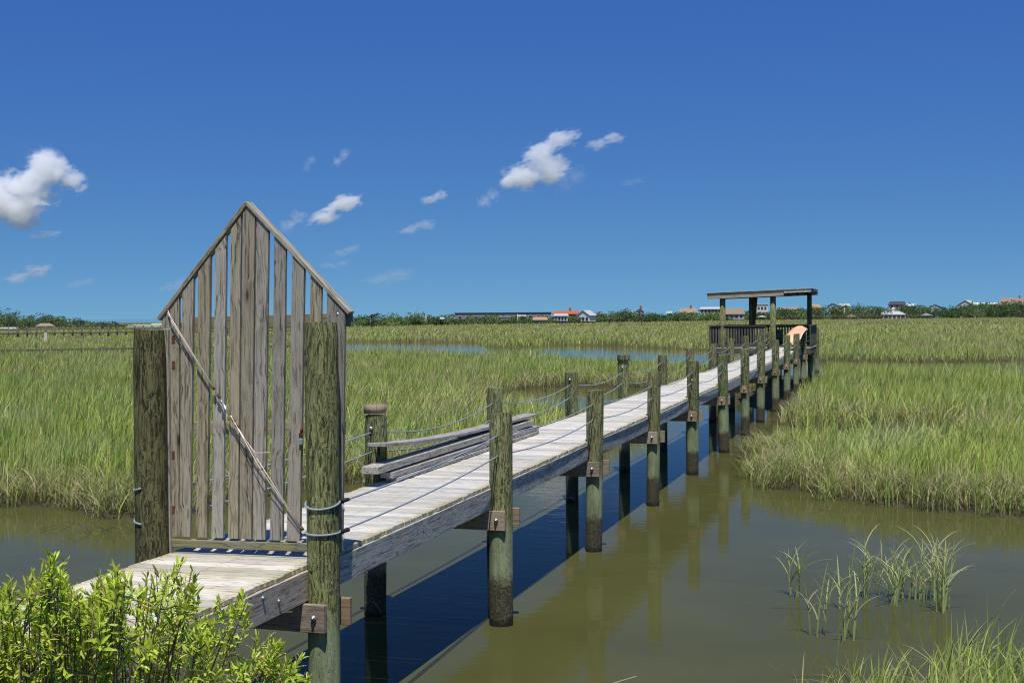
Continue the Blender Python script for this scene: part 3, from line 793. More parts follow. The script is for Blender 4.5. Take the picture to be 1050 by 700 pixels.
def ln(x0, y0, x1, y1, z, n_=8, bow=0.): return [(x0 + (x1 - x0) * t / n_, y0 + (y1 - y0) * t / n_, z + deck_z(y0 + (y1 - y0) * t / n_) + bow * ((1 - t / n_) ** 3.2)) for t in range(n_ + 1)]
loose('lowest dark plank of the stack, lying flat on the deck on its inner side', ln(-5.20, 13.55, -5.15, 19.2, .028), .14, .04)
loose('low plank beside the lowest one, next to the pilings at the deck edge', ln(-5.345, 13.75, -5.30, 19.0, .028), .13, .04)
loose('grey plank in the middle of the stack, its pale inner edge showing', ln(-5.225, 13.45, -5.17, 19.25, .085), .15, .06)
loose('thick plank under the warped top plank, with a dark sawn end', ln(-5.275, 13.1, -5.22, 19.1, .175), .185, .075)
loose('pale grey plank upright on its edge behind the thick plank', ln(-5.33, 16.2, -5.29, 19.0, .24), .045, .05)
loose('warped top plank with a yellow end, curving up off the stack', ln(-5.30, 13.35, -5.26, 19.4, .265, 14, .15), .20, .036)

# ------------------------------------------------------------------ shelter at the end of the dock
SX0, SX1, SY0, SY1 = -8.25, -3.80, 60.55, 65.0; SZ = .33
sh = thing('shelter', ((SX0 + SX1) / 2, SY0, SZ), 'open wooden shelter with a flat roof at the far end of the dock', 'shelter')
mb = MB(); y = SY0
while y < SY1 - .1: mb.box(((SX0 + SX1) / 2, y + .07, SZ - .02), (SX1 - SX0, .135, .04)); y += .142
part('deck', mb, M['deck'], sh)
mb = MB(); mb.box(((SX0 + SX1) / 2, SY0 + .03, SZ - .17), (SX1 - SX0 - .02, .05, .24)); mb.box((SX1 - .04, (SY0 + SY1) / 2, SZ - .17), (.05, SY1 - SY0 - .12, .24), None, .004, 1); part('rim_joist', mb, M['shelter_dark'], sh)
postpos = ((-7.62, SY0 + .12, .125, 0.), (-5.42, SY0 + .12, .125, 0.), (-6.63, SY0 + 2.3, .07, 0.), (-6.72, SY1 - .2, .13, -.10), (-4.12, SY1 - .2, .11, 0.))
def roofz(x): return 2.62 + (x - SX0) * .036
for x, y, r, tl in postpos:
    mb = MB(); mb.tube([(x + tl, y, -2.2), (x + tl, y, SZ), (x - tl, y, roofz(x) - .02)], r, 14); o = part('post', mb, M['piling'], sh)
for x, y in ((SX0 + .3, SY1 - .3), (SX1 - .25, SY0 + .2), (SX0 + .3, SY0 + .5), (SX1 - .25, SY1 - .4)):
    mb = MB(); mb.tube([(x, y, -2.2), (x, y, SZ - .05)], .12, 14); part('post', mb, M['piling'], sh)
RL, RR = SX0 - .02, -3.76; RM = -4.95
ang = math.atan(.036)
mb = MB(); mb.plank((RL, SY0 - .1, roofz(RL) - .02), (RM, SY0 - .1, roofz(RM) - .02), .05, .27, up=(0, 0, 1)); part('fascia', mb, M['shelter'], sh)
mb = MB(); mb.plank((RM + .01, SY0 - .115, roofz(RM) + .035), (RR, SY0 - .115, roofz(RR) + .035), .05, .15, up=(0, 0, 1)); part('fascia', mb, M['deck'], sh, 'paler short fascia board with lichen')
mb = MB(); mb.plank((RL, SY1 + .1, roofz(RL) - .02), (RR, SY1 + .1, roofz(RR) - .02), .05, .2); part('fascia', mb, M['shelter'], sh)
mb = MB()
for k in range(12):
    x = RL + .1 + (RR - RL - .2) * k / 11; mb.plank((x, SY0 - .06, roofz(x) - .02), (x, SY1 + .06, roofz(x) - .02), .045, .15)
part('rafters', mb, M['shelter_dark'], sh)
mb = MB(); mb.plank((RL - .03, (SY0 + SY1) / 2, roofz(RL) + .115), (RR + .03, (SY0 + SY1) / 2, roofz(RR) + .115), SY1 - SY0 + .35, .03); part('roof', mb, M['shelter'], sh)
def railing(ax, ay, bx, by, gap=.125, mat=M['shelter_dark'], skip=None):
    L = math.hypot(bx - ax, by - ay); nb = int(L / gap); mb = MB(); zt = 1.28
    mb.plank((ax, ay, zt), (bx, by, zt), .13, .04); mb.plank((ax, ay, zt - .07), (bx, by, zt - .07), .04, .09); mb.plank((ax, ay, SZ + .10), (bx, by, SZ + .10), .04, .09)
    o = part('railing', mb, mat, sh)
    mb = MB()
    for k in range(nb + 1):
        t = k / nb; x, y = ax + (bx - ax) * t, ay + (by - ay) * t; mb.box((x, y, (SZ + 1.24) / 2 + .03), (.07 if abs(bx - ax) > abs(by - ay) else .035, .035 if abs(bx - ax) > abs(by - ay) else .07, 1.2 - SZ), None, .003, 2)
    part('balusters', mb, mat, o)
railing(SX0 + .04, SY1 - .04, SX1 - .04, SY1 - .04)
railing(SX0 + .04, SY0 + .1, SX0 + .04, SY1 - .1)
railing(SX1 - .04, SY0 + .3, SX1 - .04, SY1 - .1)
railing(SX0 + .1, SY0 + .06, -5.75, SY0 + .06)
# bench in the shelter
mb = MB()
mb.box((-6.2, SY1 - .75, SZ + .43), (2.4, .38, .04)); be = solo('bench', mb, M['deck'], 'low pale bench against the back railing inside the shelter', 'bench', (-6.2, SY1 - .75, SZ)); 
for x in (-7.2, -5.2):
    mb = MB(); mb.box((x, SY1 - .75, SZ + .205), (.06, .34, .41)); part('leg', mb, M['deck'], be)

# canoe, keel up, lying across the last pilings
def canoe():
    n_, k_ = 26, 14; L, Wd, Dp = 3.6, .86, .42
    def ring(i, sc):
        t = -1 + 2 * i / (n_ - 1); f = max(0.02, (1 - abs(t) ** 7)) ** .6
        vs = []
        for k in range(k_ + 1):
            a = math.pi * k / k_; vs.append((math.cos(a) * Wd / 2 * f * sc, t * L / 2 * (1 if sc == 1 else .985), (math.sin(a) ** .75) * Dp * (.75 + .25 * f) * sc - .12 * abs(t) ** 3))
        return vs
    def skin(sc, flip):
        V = sum((ring(i, sc) for i in range(n_)), []); Fs = []
        for i in range(n_ - 1):
            for k in range(k_):
                q = [i * (k_ + 1) + k, i * (k_ + 1) + k + 1, (i + 1) * (k_ + 1) + k + 1, (i + 1) * (k_ + 1) + k]; Fs.append(q[::-1] if flip else q)
        return V, Fs
    return skin
loc = (-4.25, 58.3, .74)
cn = thing('canoe', loc, 'peach coloured canoe lying keel up on the pilings by the shelter', 'canoe')
sk = canoe(); V, Fs = sk(1., False); mb = MB(); mb.poly(V, Fs, .5, True); hull = lpart('hull', mb, M['canoe'], cn)
V, Fs = sk(.96, True); mb = MB(); mb.poly(V, Fs, .5, True); lpart('inner_hull', mb, M['canoe_in'], cn)
mb = MB()
for s_ in (-1, 1):
    pts = []
    for i in range(26):
        t = -1 + 2 * i / 25; f = max(.02, (1 - abs(t) ** 7)) ** .6; pts.append((s_ * .43 * f, t * 1.8, -.12 * abs(t) ** 3))
    mb.tube(pts, .022, 8)
lpart('gunwale', mb, M['rope_white'], cn)
cn.rotation_euler = (math.radians(9), math.radians(-42), math.radians(-8))

# ------------------------------------------------------------------ far boardwalks on the far side of the marsh
def pier(name, pxa, da, pxb, db, ztop, nb, label, rails=True, r=.12, th=.18, w=1.3):
    (ax, ay), (bx, by) = bearing(pxa, da), bearing(pxb, db)
    t_ = thing(name, (ax, ay, WATER_Z), label, 'boardwalk')
    mb = MB(); mb.plank((ax, ay, ztop - th / 2), (bx, by, ztop - th / 2), w, th); part('deck', mb, M['shelter_dark'], t_)
    for k in range(nb + 1):
        f = k / nb; x, y = ax + (bx - ax) * f, ay + (by - ay) * f
        mb = MB(); mb.tube([(x, y, -2.), (x, y, ztop + (1.0 if rails else .12))], r, 8); part('post', mb, M['shelter_dark'], t_)
    if rails:
        for z in (.5, .95):
            mb = MB(); mb.plank((ax, ay, ztop + z), (bx, by, ztop + z), .06, .12); part('rail', mb, M['shelter_dark'], t_)
pier('far_boardwalk', -60, 205, 330, 232, -.30, 44, 'long railed boardwalk on posts below the far wood', True, .13)
pier('low_boardwalk', -70, 100, 300, 112, -.47, 18, 'low dark walkway half hidden in the near marsh grass', False, .10, .15, .6)
pier('shore_boardwalk', 800, 650, 945, 690, .25, 40, 'dark railed boardwalk along the foot of the far trees', True, .16)
mb = MB(); x, y = bearing(47, 160); mb.box((x, y, -.55), (.35, .12, 1.5)); solo('marker_post', mb, M['rope_white'], 'small white marker post alone in the marsh grass', 'marker post', (x, y, -1.3))

# ------------------------------------------------------------------ far houses
def hm(name, col, var=.12): return flat(name, col, .8, var, 1.5, .05)
HM = {k: hm('house_' + k, v) for k, v in dict(white=(.64, .63, .60), grey=(.36, .38, .40), teal=(.20, .36, .36), tan=(.30, .225, .15), brown=(.16, .12, .09), orange=(.40, .12, .05), peach=(.42, .25, .14),
      umber=(.26, .19, .13), navy=(.055, .06, .075), pale=(.44, .45, .44), green=(.33, .42, .34), blue=(.42, .52, .58), pink=(.62, .42, .40), slate=(.20, .22, .24), cream=(.48, .43, .34), brick=(.38, .10, .06), glass=(.04, .05, .06)).items()}
def tree_depth(px): return float(np.interp(px, [-200, 0, 130, 360, 600, 840, 1050, 1250], [430, 430, 425, 404, 515, 680, 760, 800]))
def house(name, pxa, pxb, ytop, yeave, label, wall, roof, style='side', back=25., ybase=None, chimney=None, wins=3, storeys=1, yaw=.0, cat='house', porch=False):
    pc = (pxa + pxb) / 2; d = tree_depth(pc) + back; x, y = bearing(pc, d); s = d / F_PX
    Wd = (pxb - pxa) * s; zt, ze = level(pc, ytop, d), level(pc, yeave, d)
    zb = -1.25 if ybase is None else level(pc, ybase, d); dep = max(5., Wd * .75)
    az = math.atan2(-x, y)                                    # the front faces the marsh
    t_ = thing(name, (x, y, zb), label, cat, 'houses along the far shore', az + yaw)
    h, e = zt - zb, ze - zb; hw = Wd / 2
    mb = MB()
    if style == 'front':                                       # gable end towards the marsh
        iw = hw - .35
        mb.prism([(-iw, 0), (iw, 0), (iw, e), (0, h - .12), (-iw, e)], 0, dep); lpart('wall', mb, HM[wall], t_)
        mb = MB()
        for s_ in (-1, 1):
            a = Vector((s_ * hw, -.35, e - .15)); b = Vector((0, -.35, h))
            nrm = Vector((s_ * (h - e), 0, hw)).normalized() * .18
            vs = [a, b, b + nrm, a + nrm]; vs += [v + Vector((0, dep + .7, 0)) for v in vs]
            mb.poly(vs, [[0, 1, 2, 3], [7, 6, 5, 4], [0, 4, 5, 1], [1, 5, 6, 2], [2, 6, 7, 3], [3, 7, 4, 0]])
        rf = lpart('roof', mb, HM[roof], t_)
    elif style == 'flat':
        mb.box((0, dep / 2, (h - .3) / 2), (Wd - .5, dep, h - .3), None, .02); lpart('wall', mb, HM[wall], t_)
        mb = MB(); mb.box((0, dep / 2, h - .15), (Wd, dep + .6, .3), None, .03); rf = lpart('roof', mb, HM[roof], t_)
    else:
        mb.box((0, dep / 2, e / 2), (Wd - .7, dep, e), None, .02); lpart('wall', mb, HM[wall], t_)
        rid = hw * (.5 if style == 'hip' else .82)
        o_ = .45; vs = [(-hw, -o_, e - .05), (hw, -o_, e - .05), (hw, dep + o_, e - .05), (-hw, dep + o_, e - .05), (-rid, dep / 2, h), (rid, dep / 2, h)]
        vs2 = vs + [(v[0], v[1], v[2] - .22) for v in vs[:4]]
        mb = MB(); mb.poly(vs2, [[0, 1, 5, 4], [2, 3, 4, 5], [1, 2, 5], [3, 0, 4], [6, 7, 1, 0], [7, 8, 2, 1], [8, 9, 3, 2], [9, 6, 0, 3], [9, 8, 7, 6]]); rf = lpart('roof', mb, HM[roof], t_)
    if chimney:
        mb = MB(); mb.box((hw * .25, dep / 2, h + .35), (.9, .9, 1.9), None, .02); lpart('chimney', mb, HM[chimney], rf)
    if wins:
        rows = max(1, storeys)
        for r_ in range(rows):
            top = e - .55 - r_ * 2.9
            if top - 1.4 < 0: break
            for k in range(wins):
                wx = (k + .5) / wins * (Wd - 1.4) - (Wd - 1.4) / 2
                ww = min(1.3, (Wd - 1.4) / wins * .6)
                fm = MB(); fm.box((wx, -.03, top - .7), (ww + .2, .08, 1.5), None, .01); f = lpart('window', fm, HM['white' if wall != 'white' else 'pale'], t_)
                gm = MB(); gm.box((wx, -.075, top - .7), (ww, .03, 1.3), None, .005); lpart('pane', gm, HM['glass'], f)
    if porch:
        mb = MB(); mb.box((0, -1.0, .1), (Wd * .9, 1.9, .2), None, .01); pf = lpart('porch', mb, HM['slate'], t_)
        for k in range(5):
            mb = MB(); mb.tube([(Wd * .85 * (k / 4 - .5), -1.8, -1.), (Wd * .85 * (k / 4 - .5), -1.8, 1.2)], .12, 6); lpart('post', mb, HM['slate'], pf)
    return t_
H = house
H('house', 460, 468, 321.8, 323.5, 'small white house above the trees at the start of the long dark roof', 'white', 'slate', 'front', 30)
H('house', 451, 456, 325.2, 326.5, 'tiny teal house half sunk in the trees below the long dark roof', 'teal', 'pale', 'side', -3, 330, wins=1)
H('long_building', 466, 566, 320.3, 322.2, 'very long low building with a dark navy roof behind the trees', 'slate', 'navy', 'flat', 70, wins=12, cat='building')
H('house', 512, 522, 324.3, 325.0, 'small white flat house in the trees under the long dark roof', 'white', 'pale', 'flat', 6, 328)
H('house', 530, 540, 323.0, 324.0, 'low white roofed house right beneath the long dark roof', 'pale', 'white', 'side', 20)
H('bungalow', 546, 562, 325.0, 327.6, 'teal bungalow with a peach roof at the marsh edge', 'teal', 'peach', 'side', -6, 331., wins=2)
H('house', 566, 596, 318.6, 321.6, 'long house with a bright orange roof behind the white gabled house', 'brown', 'orange', 'side', 45, chimney='brick')
H('house', 567, 583.5, 321.6, 323.4, 'white two storey house with a pale flat roof and dark porch', 'white', 'pale', 'side', -4, 329.5, wins=4, storeys=2, porch=True)
H('house', 590, 606.5, 318.4, 323.5, 'tall white gabled house with a grey green roof at the marsh edge', 'white', 'pale', 'front', -4, 329.6, wins=3, storeys=2, yaw=-.5)
H('house', 609, 622, 320.2, 321.6, 'low grey roofed house hidden to its eaves beside the white gabled house', 'grey', 'slate', 'side', 30)
H('house', 641, 650, 318.8, 320.5, 'small pale blue roofed house behind the rounded tree', 'grey', 'blue', 'side', 30)
H('house', 651, 661, 316.6, 320.0, 'brown gabled house with a chimney standing above the far trees', 'grey', 'brown', 'front', 30, chimney='brick')
H('house', 683, 690, 319., 321, 'small white house with a green roof just above the trees', 'white', 'green', 'side', 25)
H('house', 696, 716, 315.8, 320.5, 'house with a tan roof, white gable and red chimney', 'white', 'tan', 'side', 26, chimney='brick')
H('house', 717, 741, 314.6, 316.6, 'large white house with pale roofs beside the shelter roof', 'white', 'pale', 'side', 26, wins=6, storeys=2)
H('house', 742, 764, 316.0, 321.8, 'brown roofed house with blue grey walls seen under the shelter roof', 'grey', 'umber', 'side', -4, 328, wins=4, storeys=2, porch=True)
H('house', 764, 776, 317.2, 321.5, 'dark gabled house next to the brown roofed one, seen under the shelter roof', 'slate', 'brown', 'front', 10)
H('house', 775, 788, 311.8, 313.4, 'tall white house with a flat top seen under the shelter roof', 'white', 'pale', 'flat', 45, wins=3)
H('house', 797, 822, 314.9, 317.0, 'long low tan roof above the trees beneath the shelter roof', 'tan', 'tan', 'side', 30)
H('house', 828, 844, 312.0, 315.4, 'peach roofed house just past the end of the shelter', 'brown', 'peach', 'hip', 30)
H('house', 848, 861, 311.0, 314.2, 'grey blue house joined to a beige roof above the trees', 'blue', 'slate', 'front', 32)
H('house', 860, 872, 311.4, 313.6, 'beige roofed house next to the grey blue one', 'cream', 'cream', 'side', 36)
H('house', 911, 929, 308.8, 312.2, 'dark roofed house with a pink gable behind the white pavilion', 'pink', 'navy', 'side', 30)
H('house', 927, 940, 311.6, 313.4, 'low white house next to the pink gabled one', 'white', 'white', 'side', 34)
pv = H('pavilion', 901, 929, 319.0, 322.3, 'white pavilion with a pale hipped roof and cupola at the marsh edge', 'white', 'pale', 'hip', -6, 327.0, wins=6, cat='pavilion')
H('house', 948, 970, 311.8, 317.0, 'pale blue house with a grey green gabled roof', 'blue', 'green', 'front', 12)
H('house', 981, 999, 308.0, 312.8, 'white gabled house with a tan roof high above the trees', 'white', 'cream', 'front', 24, yaw=-.35)
H('house', 998, 1023, 310.0, 312.0, 'long white roofed house beside the tan roofed gable', 'pale', 'white', 'side', 34, wins=5)
H('house', 1024, 1058, 305.2, 312.2, 'large brown roofed house standing highest above the far trees', 'brown', 'umber', 'side', 24, chimney='brown')
H('villa', 37, 56, 331.4, 334.0, 'white villa with a beige hipped roof in front of the far wood', 'white', 'tan', 'hip', -25, 340.5, wins=4, cat='villa')
H('house', 0, 17, 335.2, 337.2, 'low white house among the trees beyond the far boardwalk', 'white', 'pale', 'side', -20, 339, wins=3)
H('house', 69, 74, 329.0, 330.2, 'tiny white roof showing in the top of the far wood', 'white', 'white', 'flat', 10, wins=1)
H('house', 130, 156, 333.0, 334.6, 'long pale roofed building next to the green pavilion beyond the gate piling', 'slate', 'pale', 'side', 0, 338.5, wins=6)
H('pavilion', 152, 170, 331.4, 334.6, 'open pavilion with a green hipped roof beside the gate', 'brown', 'green', 'hip', -8, 338.5, wins=0, cat='pavilion')
H('house', 362, 376, 325.6, 327.6, 'row of white walls above the low trees by the gate', 'white', 'pale', 'flat', 30)
for a, b, yt, ye, lab, c in ((868, 878, 322.6, 324.4, 'small tan roofed gazebo at the foot of the far trees', 'tan'), (944, 956, 320.8, 323.2, 'dark roofed gazebo at the foot of the far trees', 'slate'), (777, 786, 323.4, 324.6, 'small pale roofed boat shed seen through the shelter', 'pale')):
    pc = (a + b) / 2; d = tree_depth(pc) - 9; x, y = bearing(pc, d); s = d / F_PX; hw = (b - a) / 2 * s; zb = -1.2; e = level(pc, ye, d) - zb; h = level(pc, yt, d) - zb
    t_ = thing('gazebo', (x, y, zb), lab, 'gazebo', None, math.atan2(-x, y))
    mb = MB(); mb.poly([(-hw, -hw, e), (hw, -hw, e), (hw, hw, e), (-hw, hw, e), (0, 0, h), (-hw, -hw, e - .25), (hw, -hw, e - .25), (hw, hw, e - .25), (-hw, hw, e - .25)], [[0, 1, 4], [1, 2, 4], [2, 3, 4], [3, 0, 4], [5, 6, 1, 0], [6, 7, 2, 1], [7, 8, 3, 2], [8, 5, 0, 3], [8, 7, 6, 5]]); lpart('roof', mb, HM[c], t_)
    for sx in (-1, 1):
        for sy in (-1, 1):
            mb = MB(); mb.tube([(sx * hw * .85, sy * hw * .85, -.5), (sx * hw * .85, sy * hw * .85, e - .1)], .14, 6); lpart('post', mb, HM['slate'], t_)
# cupola of the white pavilion
d = tree_depth(915) - 6; mb = MB(); zt = level(915, 319.0, d) + 1.25; dep = max(5., 28 * d / F_PX * .75)
mb.box((0.5, dep / 2, zt + .2), (1.3, 1.3, 1.6)); mb.poly([(-.4, dep / 2 - .9, zt + 1.), (1.4, dep / 2 - .9, zt + 1.), (1.4, dep / 2 + .9, zt + 1.), (-.4, dep / 2 + .9, zt + 1.), (.5, dep / 2, zt + 1.9)], [[0, 1, 4], [1, 2, 4], [2, 3, 4], [3, 0, 4], [3, 2, 1, 0]])
lpart('cupola', mb, HM['white'], pv)
for px, yt, lab in ((866, 315.5, 'thin utility pole above the trees near the tan roofed gazebo'), (531, 322.0, 'thin pale pole above the trees near the low white roofed house'), (437, 322.6, 'thin pale pole standing in the low trees by the gate')):
    d = tree_depth(px) - 4; x, y = bearing(px, d); mb = MB(); mb.tube([(x, y, -1.5), (x, y, level(px, yt, d))], .16, 6); solo('utility_pole', mb, HM['cream'], lab, 'pole', (x, y, -1.5))

# ------------------------------------------------------------------ far trees
def crown_pts(cx, cy, cz, rx, rz, n, rg):
    """leaf clumps through a lumpy crown; returns quads' centres"""
    lobes = [(cx + rg.normal(0, rx * .45), cy + rg.normal(0, rx * .45), cz + rg.normal(0, rz * .4), rx * rg.uniform(.35, .62), rz * rg.uniform(.35, .6)) for _ in range(6)]
    lobes.append((cx, cy, cz - rz * .3, rx * .75, rz * .6))
    out_ = []
    for k in range(n):
        lx, ly, lz, lr, lh = lobes[rg.integers(len(lobes))]
        v = rg.normal(0, 1, 3); v /= np.linalg.norm(v); q = rg.uniform(.55, 1.05) ** .6
        out_.append((lx + v[0] * lr * q, ly + v[1] * lr * q, lz + v[2] * lh * q))
    return np.array(out_)
def leaf_quads(P_, size, rg, base, var=.35):
    n = len(P_); u = rg.normal(0, 1, (n, 3)); u /= np.linalg.norm(u, axis=1)[:, None]; w = rg.normal(0, 1, (n, 3)); v = np.cross(u, w); v /= np.linalg.norm(v, axis=1)[:, None]
    s = size * rg.uniform(.6, 1.3, (n, 1))
    V = np.stack([P_ - u * s - v * s * .6, P_ + u * s - v * s * .6, P_ + u * s * .7 + v * s * .7, P_ - u * s * .7 + v * s * .7], 1).reshape(-1, 3)
    Q = np.arange(4 * n).reshape(n, 4); c = np.asarray(base) * rg.uniform(1 - var, 1 + var, (n, 1)); return V, Q, np.repeat(c, 4, 0)
GREENS = np.array([[.085, .145, .05], [.11, .18, .055], [.16, .22, .065], [.07, .12, .055], [.125, .16, .06]])
def tree_top(px):
    return float(np.interp(px, [-150, -60, 0, 8, 15, 24, 30, 40, 52, 60, 68, 80, 88, 97, 100, 104, 112, 122, 129, 133, 170, 250, 355, 362, 375, 395, 430, 455, 480, 500, 520, 545, 563, 570, 590, 606, 612, 630, 640, 655, 680, 700, 720, 745, 770, 800, 825, 850, 870, 890, 903, 925, 940, 960, 972, 985, 1000, 1020, 1040, 1060, 1150],
        [323, 322, 323, 321, 324, 327.5, 324.5, 326, 326, 328, 330, 329, 329, 334, 339, 333, 332, 333, 336, 337, 336, 332, 330, 328.5, 327, 325, 323.6, 324.4, 325.6, 324.6, 325.2, 326.5, 326.5, 325.5, 326, 325.5, 322.5, 322, 319.8, 321.5, 322.2, 322.6, 321.8, 322, 321, 319, 317.2, 316.4, 314.6, 315.2, 318, 315.2, 314.6, 316.8, 317, 315.8, 313.2, 313.0, 311.2, 310.4, 309]))
def wood_obj(name, label, lo, hi, step, seed):
    rg = np.random.default_rng(seed); Vs, Qs, Cs = [], [], []; o_ = 0; px = lo
    while px < hi:
        for row in range(3):
            p = px + rg.uniform(-step, step) * .5; dd = tree_depth(p) + row * 9 + rg.uniform(-2, 3); s = dd / F_PX
            zt = level(p, tree_top(p), dd) + rg.uniform(-1.3, .6) - (0 if row else rg.uniform(0, 1.4)) + (2.6 if p < 100 else 1.3) * dd / F_PX; zb = -1.3; hh = max(1.2, zt - zb)
            rx = rg.uniform(.7, 1.25) * step * s * .9; x, y = bearing(p, dd)
            pts = crown_pts(x, y, zb + hh * .56, rx, hh * .46, 300, rg); pts[:, 2] = zb + (pts[:, 2] - zb) * hh / (np.percentile(pts[:, 2], 96) - zb)
            col = GREENS[rg.integers(len(GREENS))] * rg.uniform(.8, 1.25)
            low = pts[: 90].copy(); low[:, 2] = rg.uniform(zb, zb + hh * .5, 90); pts = np.vstack([pts, low])
            V, Q, c = leaf_quads(pts, .36 * s * 1.6, rg, col); Vs.append(V); Qs.append(Q + o_); Cs.append(c); o_ += len(V)
        px += step * rg.uniform(.7, 1.1)
    V = np.vstack(Vs); Cc = np.vstack(Cs)
    o = meshobj(name, np_mesh(name, V, None, np.vstack(Qs), {'tint': ('FLOAT_COLOR', np.concatenate([Cc, np.ones((len(Cc), 1))], 1))}), M['tree_leaf'])
    tag(o, label, 'wood', kind='stuff')
wood_obj('wood', 'dark green wood beyond the far boardwalk at the edge of the marsh', -140, 98, 9, 1)
wood_obj('wood', 'small separate clump of dark trees beyond the far boardwalk', 103, 130, 7, 2)
wood_obj('wood', 'low scrub seen through the slats of the gate', 172, 352, 10, 5)
wood_obj('wood', 'long belt of dense shore trees and scrub beneath the far houses', 355, 1160, 9, 3)
def far_tree(name, px, ytop, wpx, label, col, kind='round', back=-4, seed=1):
    rg = np.random.default_rng(seed); d = tree_depth(px) + back; s = d / F_PX; x, y = bearing(px, d); zb = -1.2; zt = level(px, ytop, d); h = zt - zb
    t_ = thing(name, (x, y, zb), label, 'tree', 'trees standing out along the far shore')
    mb = MB(); mb.tube([(x, y, zb - .3), (x + .1, y, zb + h * .4), (x, y, zb + h * .8)], .16 if kind != 'pine' else .2, 7, taper=.5); part('trunk', mb, M['beam'], t_)
    if kind == 'pine': pts = crown_pts(x, y, zb + h * .86, wpx / 2 * s, h * .13, 150, rg)
    elif kind == 'palm':
        pts = []
        for k in range(16):
            a = rg.uniform(0, 6.28); L = wpx / 2 * s
            for t in np.linspace(.15, 1, 9): pts.append((x + math.cos(a) * L * t, y + math.sin(a) * L * t, zt - .2 + .3 * math.sin(t * 3) - .9 * t * t * rg.uniform(.3, 1)))
        pts = np.array(pts)
    else: pts = crown_pts(x, y, zb + h * .6, wpx / 2 * s, h * .42, 260, rg)
    V, Q, c = leaf_quads(pts - np.array([x, y, zb]), .3 * s * 1.5, rg, col)
    meshobj('crown', np_mesh('crown', V, None, Q, {'tint': ('FLOAT_COLOR', np.concatenate([c, np.ones((len(c), 1))], 1))}), M['tree_leaf'], t_)
far_tree('pine_tree', 380, 322.0, 6, 'slim pine with a tufted top by the gate, the smaller of the pair', (.03, .05, .024), 'pine', -3, 21)
far_tree('pine_tree', 386, 321.2, 8, 'slim pine with a tufted top by the gate, the larger of the pair', (.03, .052, .026), 'pine', -3, 22)
far_tree('tree', 6, 320.6, 15, 'tallest round tree at the end of the far wood', GREENS[3], seed=23)
far_tree('tree', 29, 324.0, 11, 'round dark tree above the white villa', GREENS[0], seed=24)
far_tree('tree', 81, 328.2, 10, 'round tree at the thin end of the far wood', GREENS[3], seed=25)
far_tree('tree', 24, 332.0, 15, 'light green tree beside the white villa', (.085, .12, .035), back=-30, seed=26)
far_tree('tree', 640, 319.0, 9, 'round topped dark tree beside the small blue roofed house', GREENS[3], seed=27)
far_tree('tree', 652, 324.0, 13, 'pale green bush in front of the brown gabled house', (.10, .13, .045), back=-6, seed=28)
far_tree('tree', 628, 325., 12, 'olive bush beside the rounded dark tree', (.085, .10, .035), back=-6, seed=29)
far_tree('palm_tree', 838, 321.0, 7, 'yellowish palm at the tree foot just past the shelter', (.12, .12, .04), 'palm', -8, 30)
far_tree('tree', 800, 323.5, 9, 'bright yellow green bush seen through the shelter', (.15, .18, .04), back=-8, seed=31)
far_tree('tree', 990, 317.5, 17, 'dark rounded tree below the white gabled house', GREENS[0], back=-6, seed=32)
far_tree('tree', 1020, 316.0, 20, 'broad dark tree below the large brown roofed house', GREENS[3], back=-6, seed=33)
far_tree('tree', 885, 317.0, 18, 'broad green tree beside the white pavilion', GREENS[1], back=-3, seed=34)

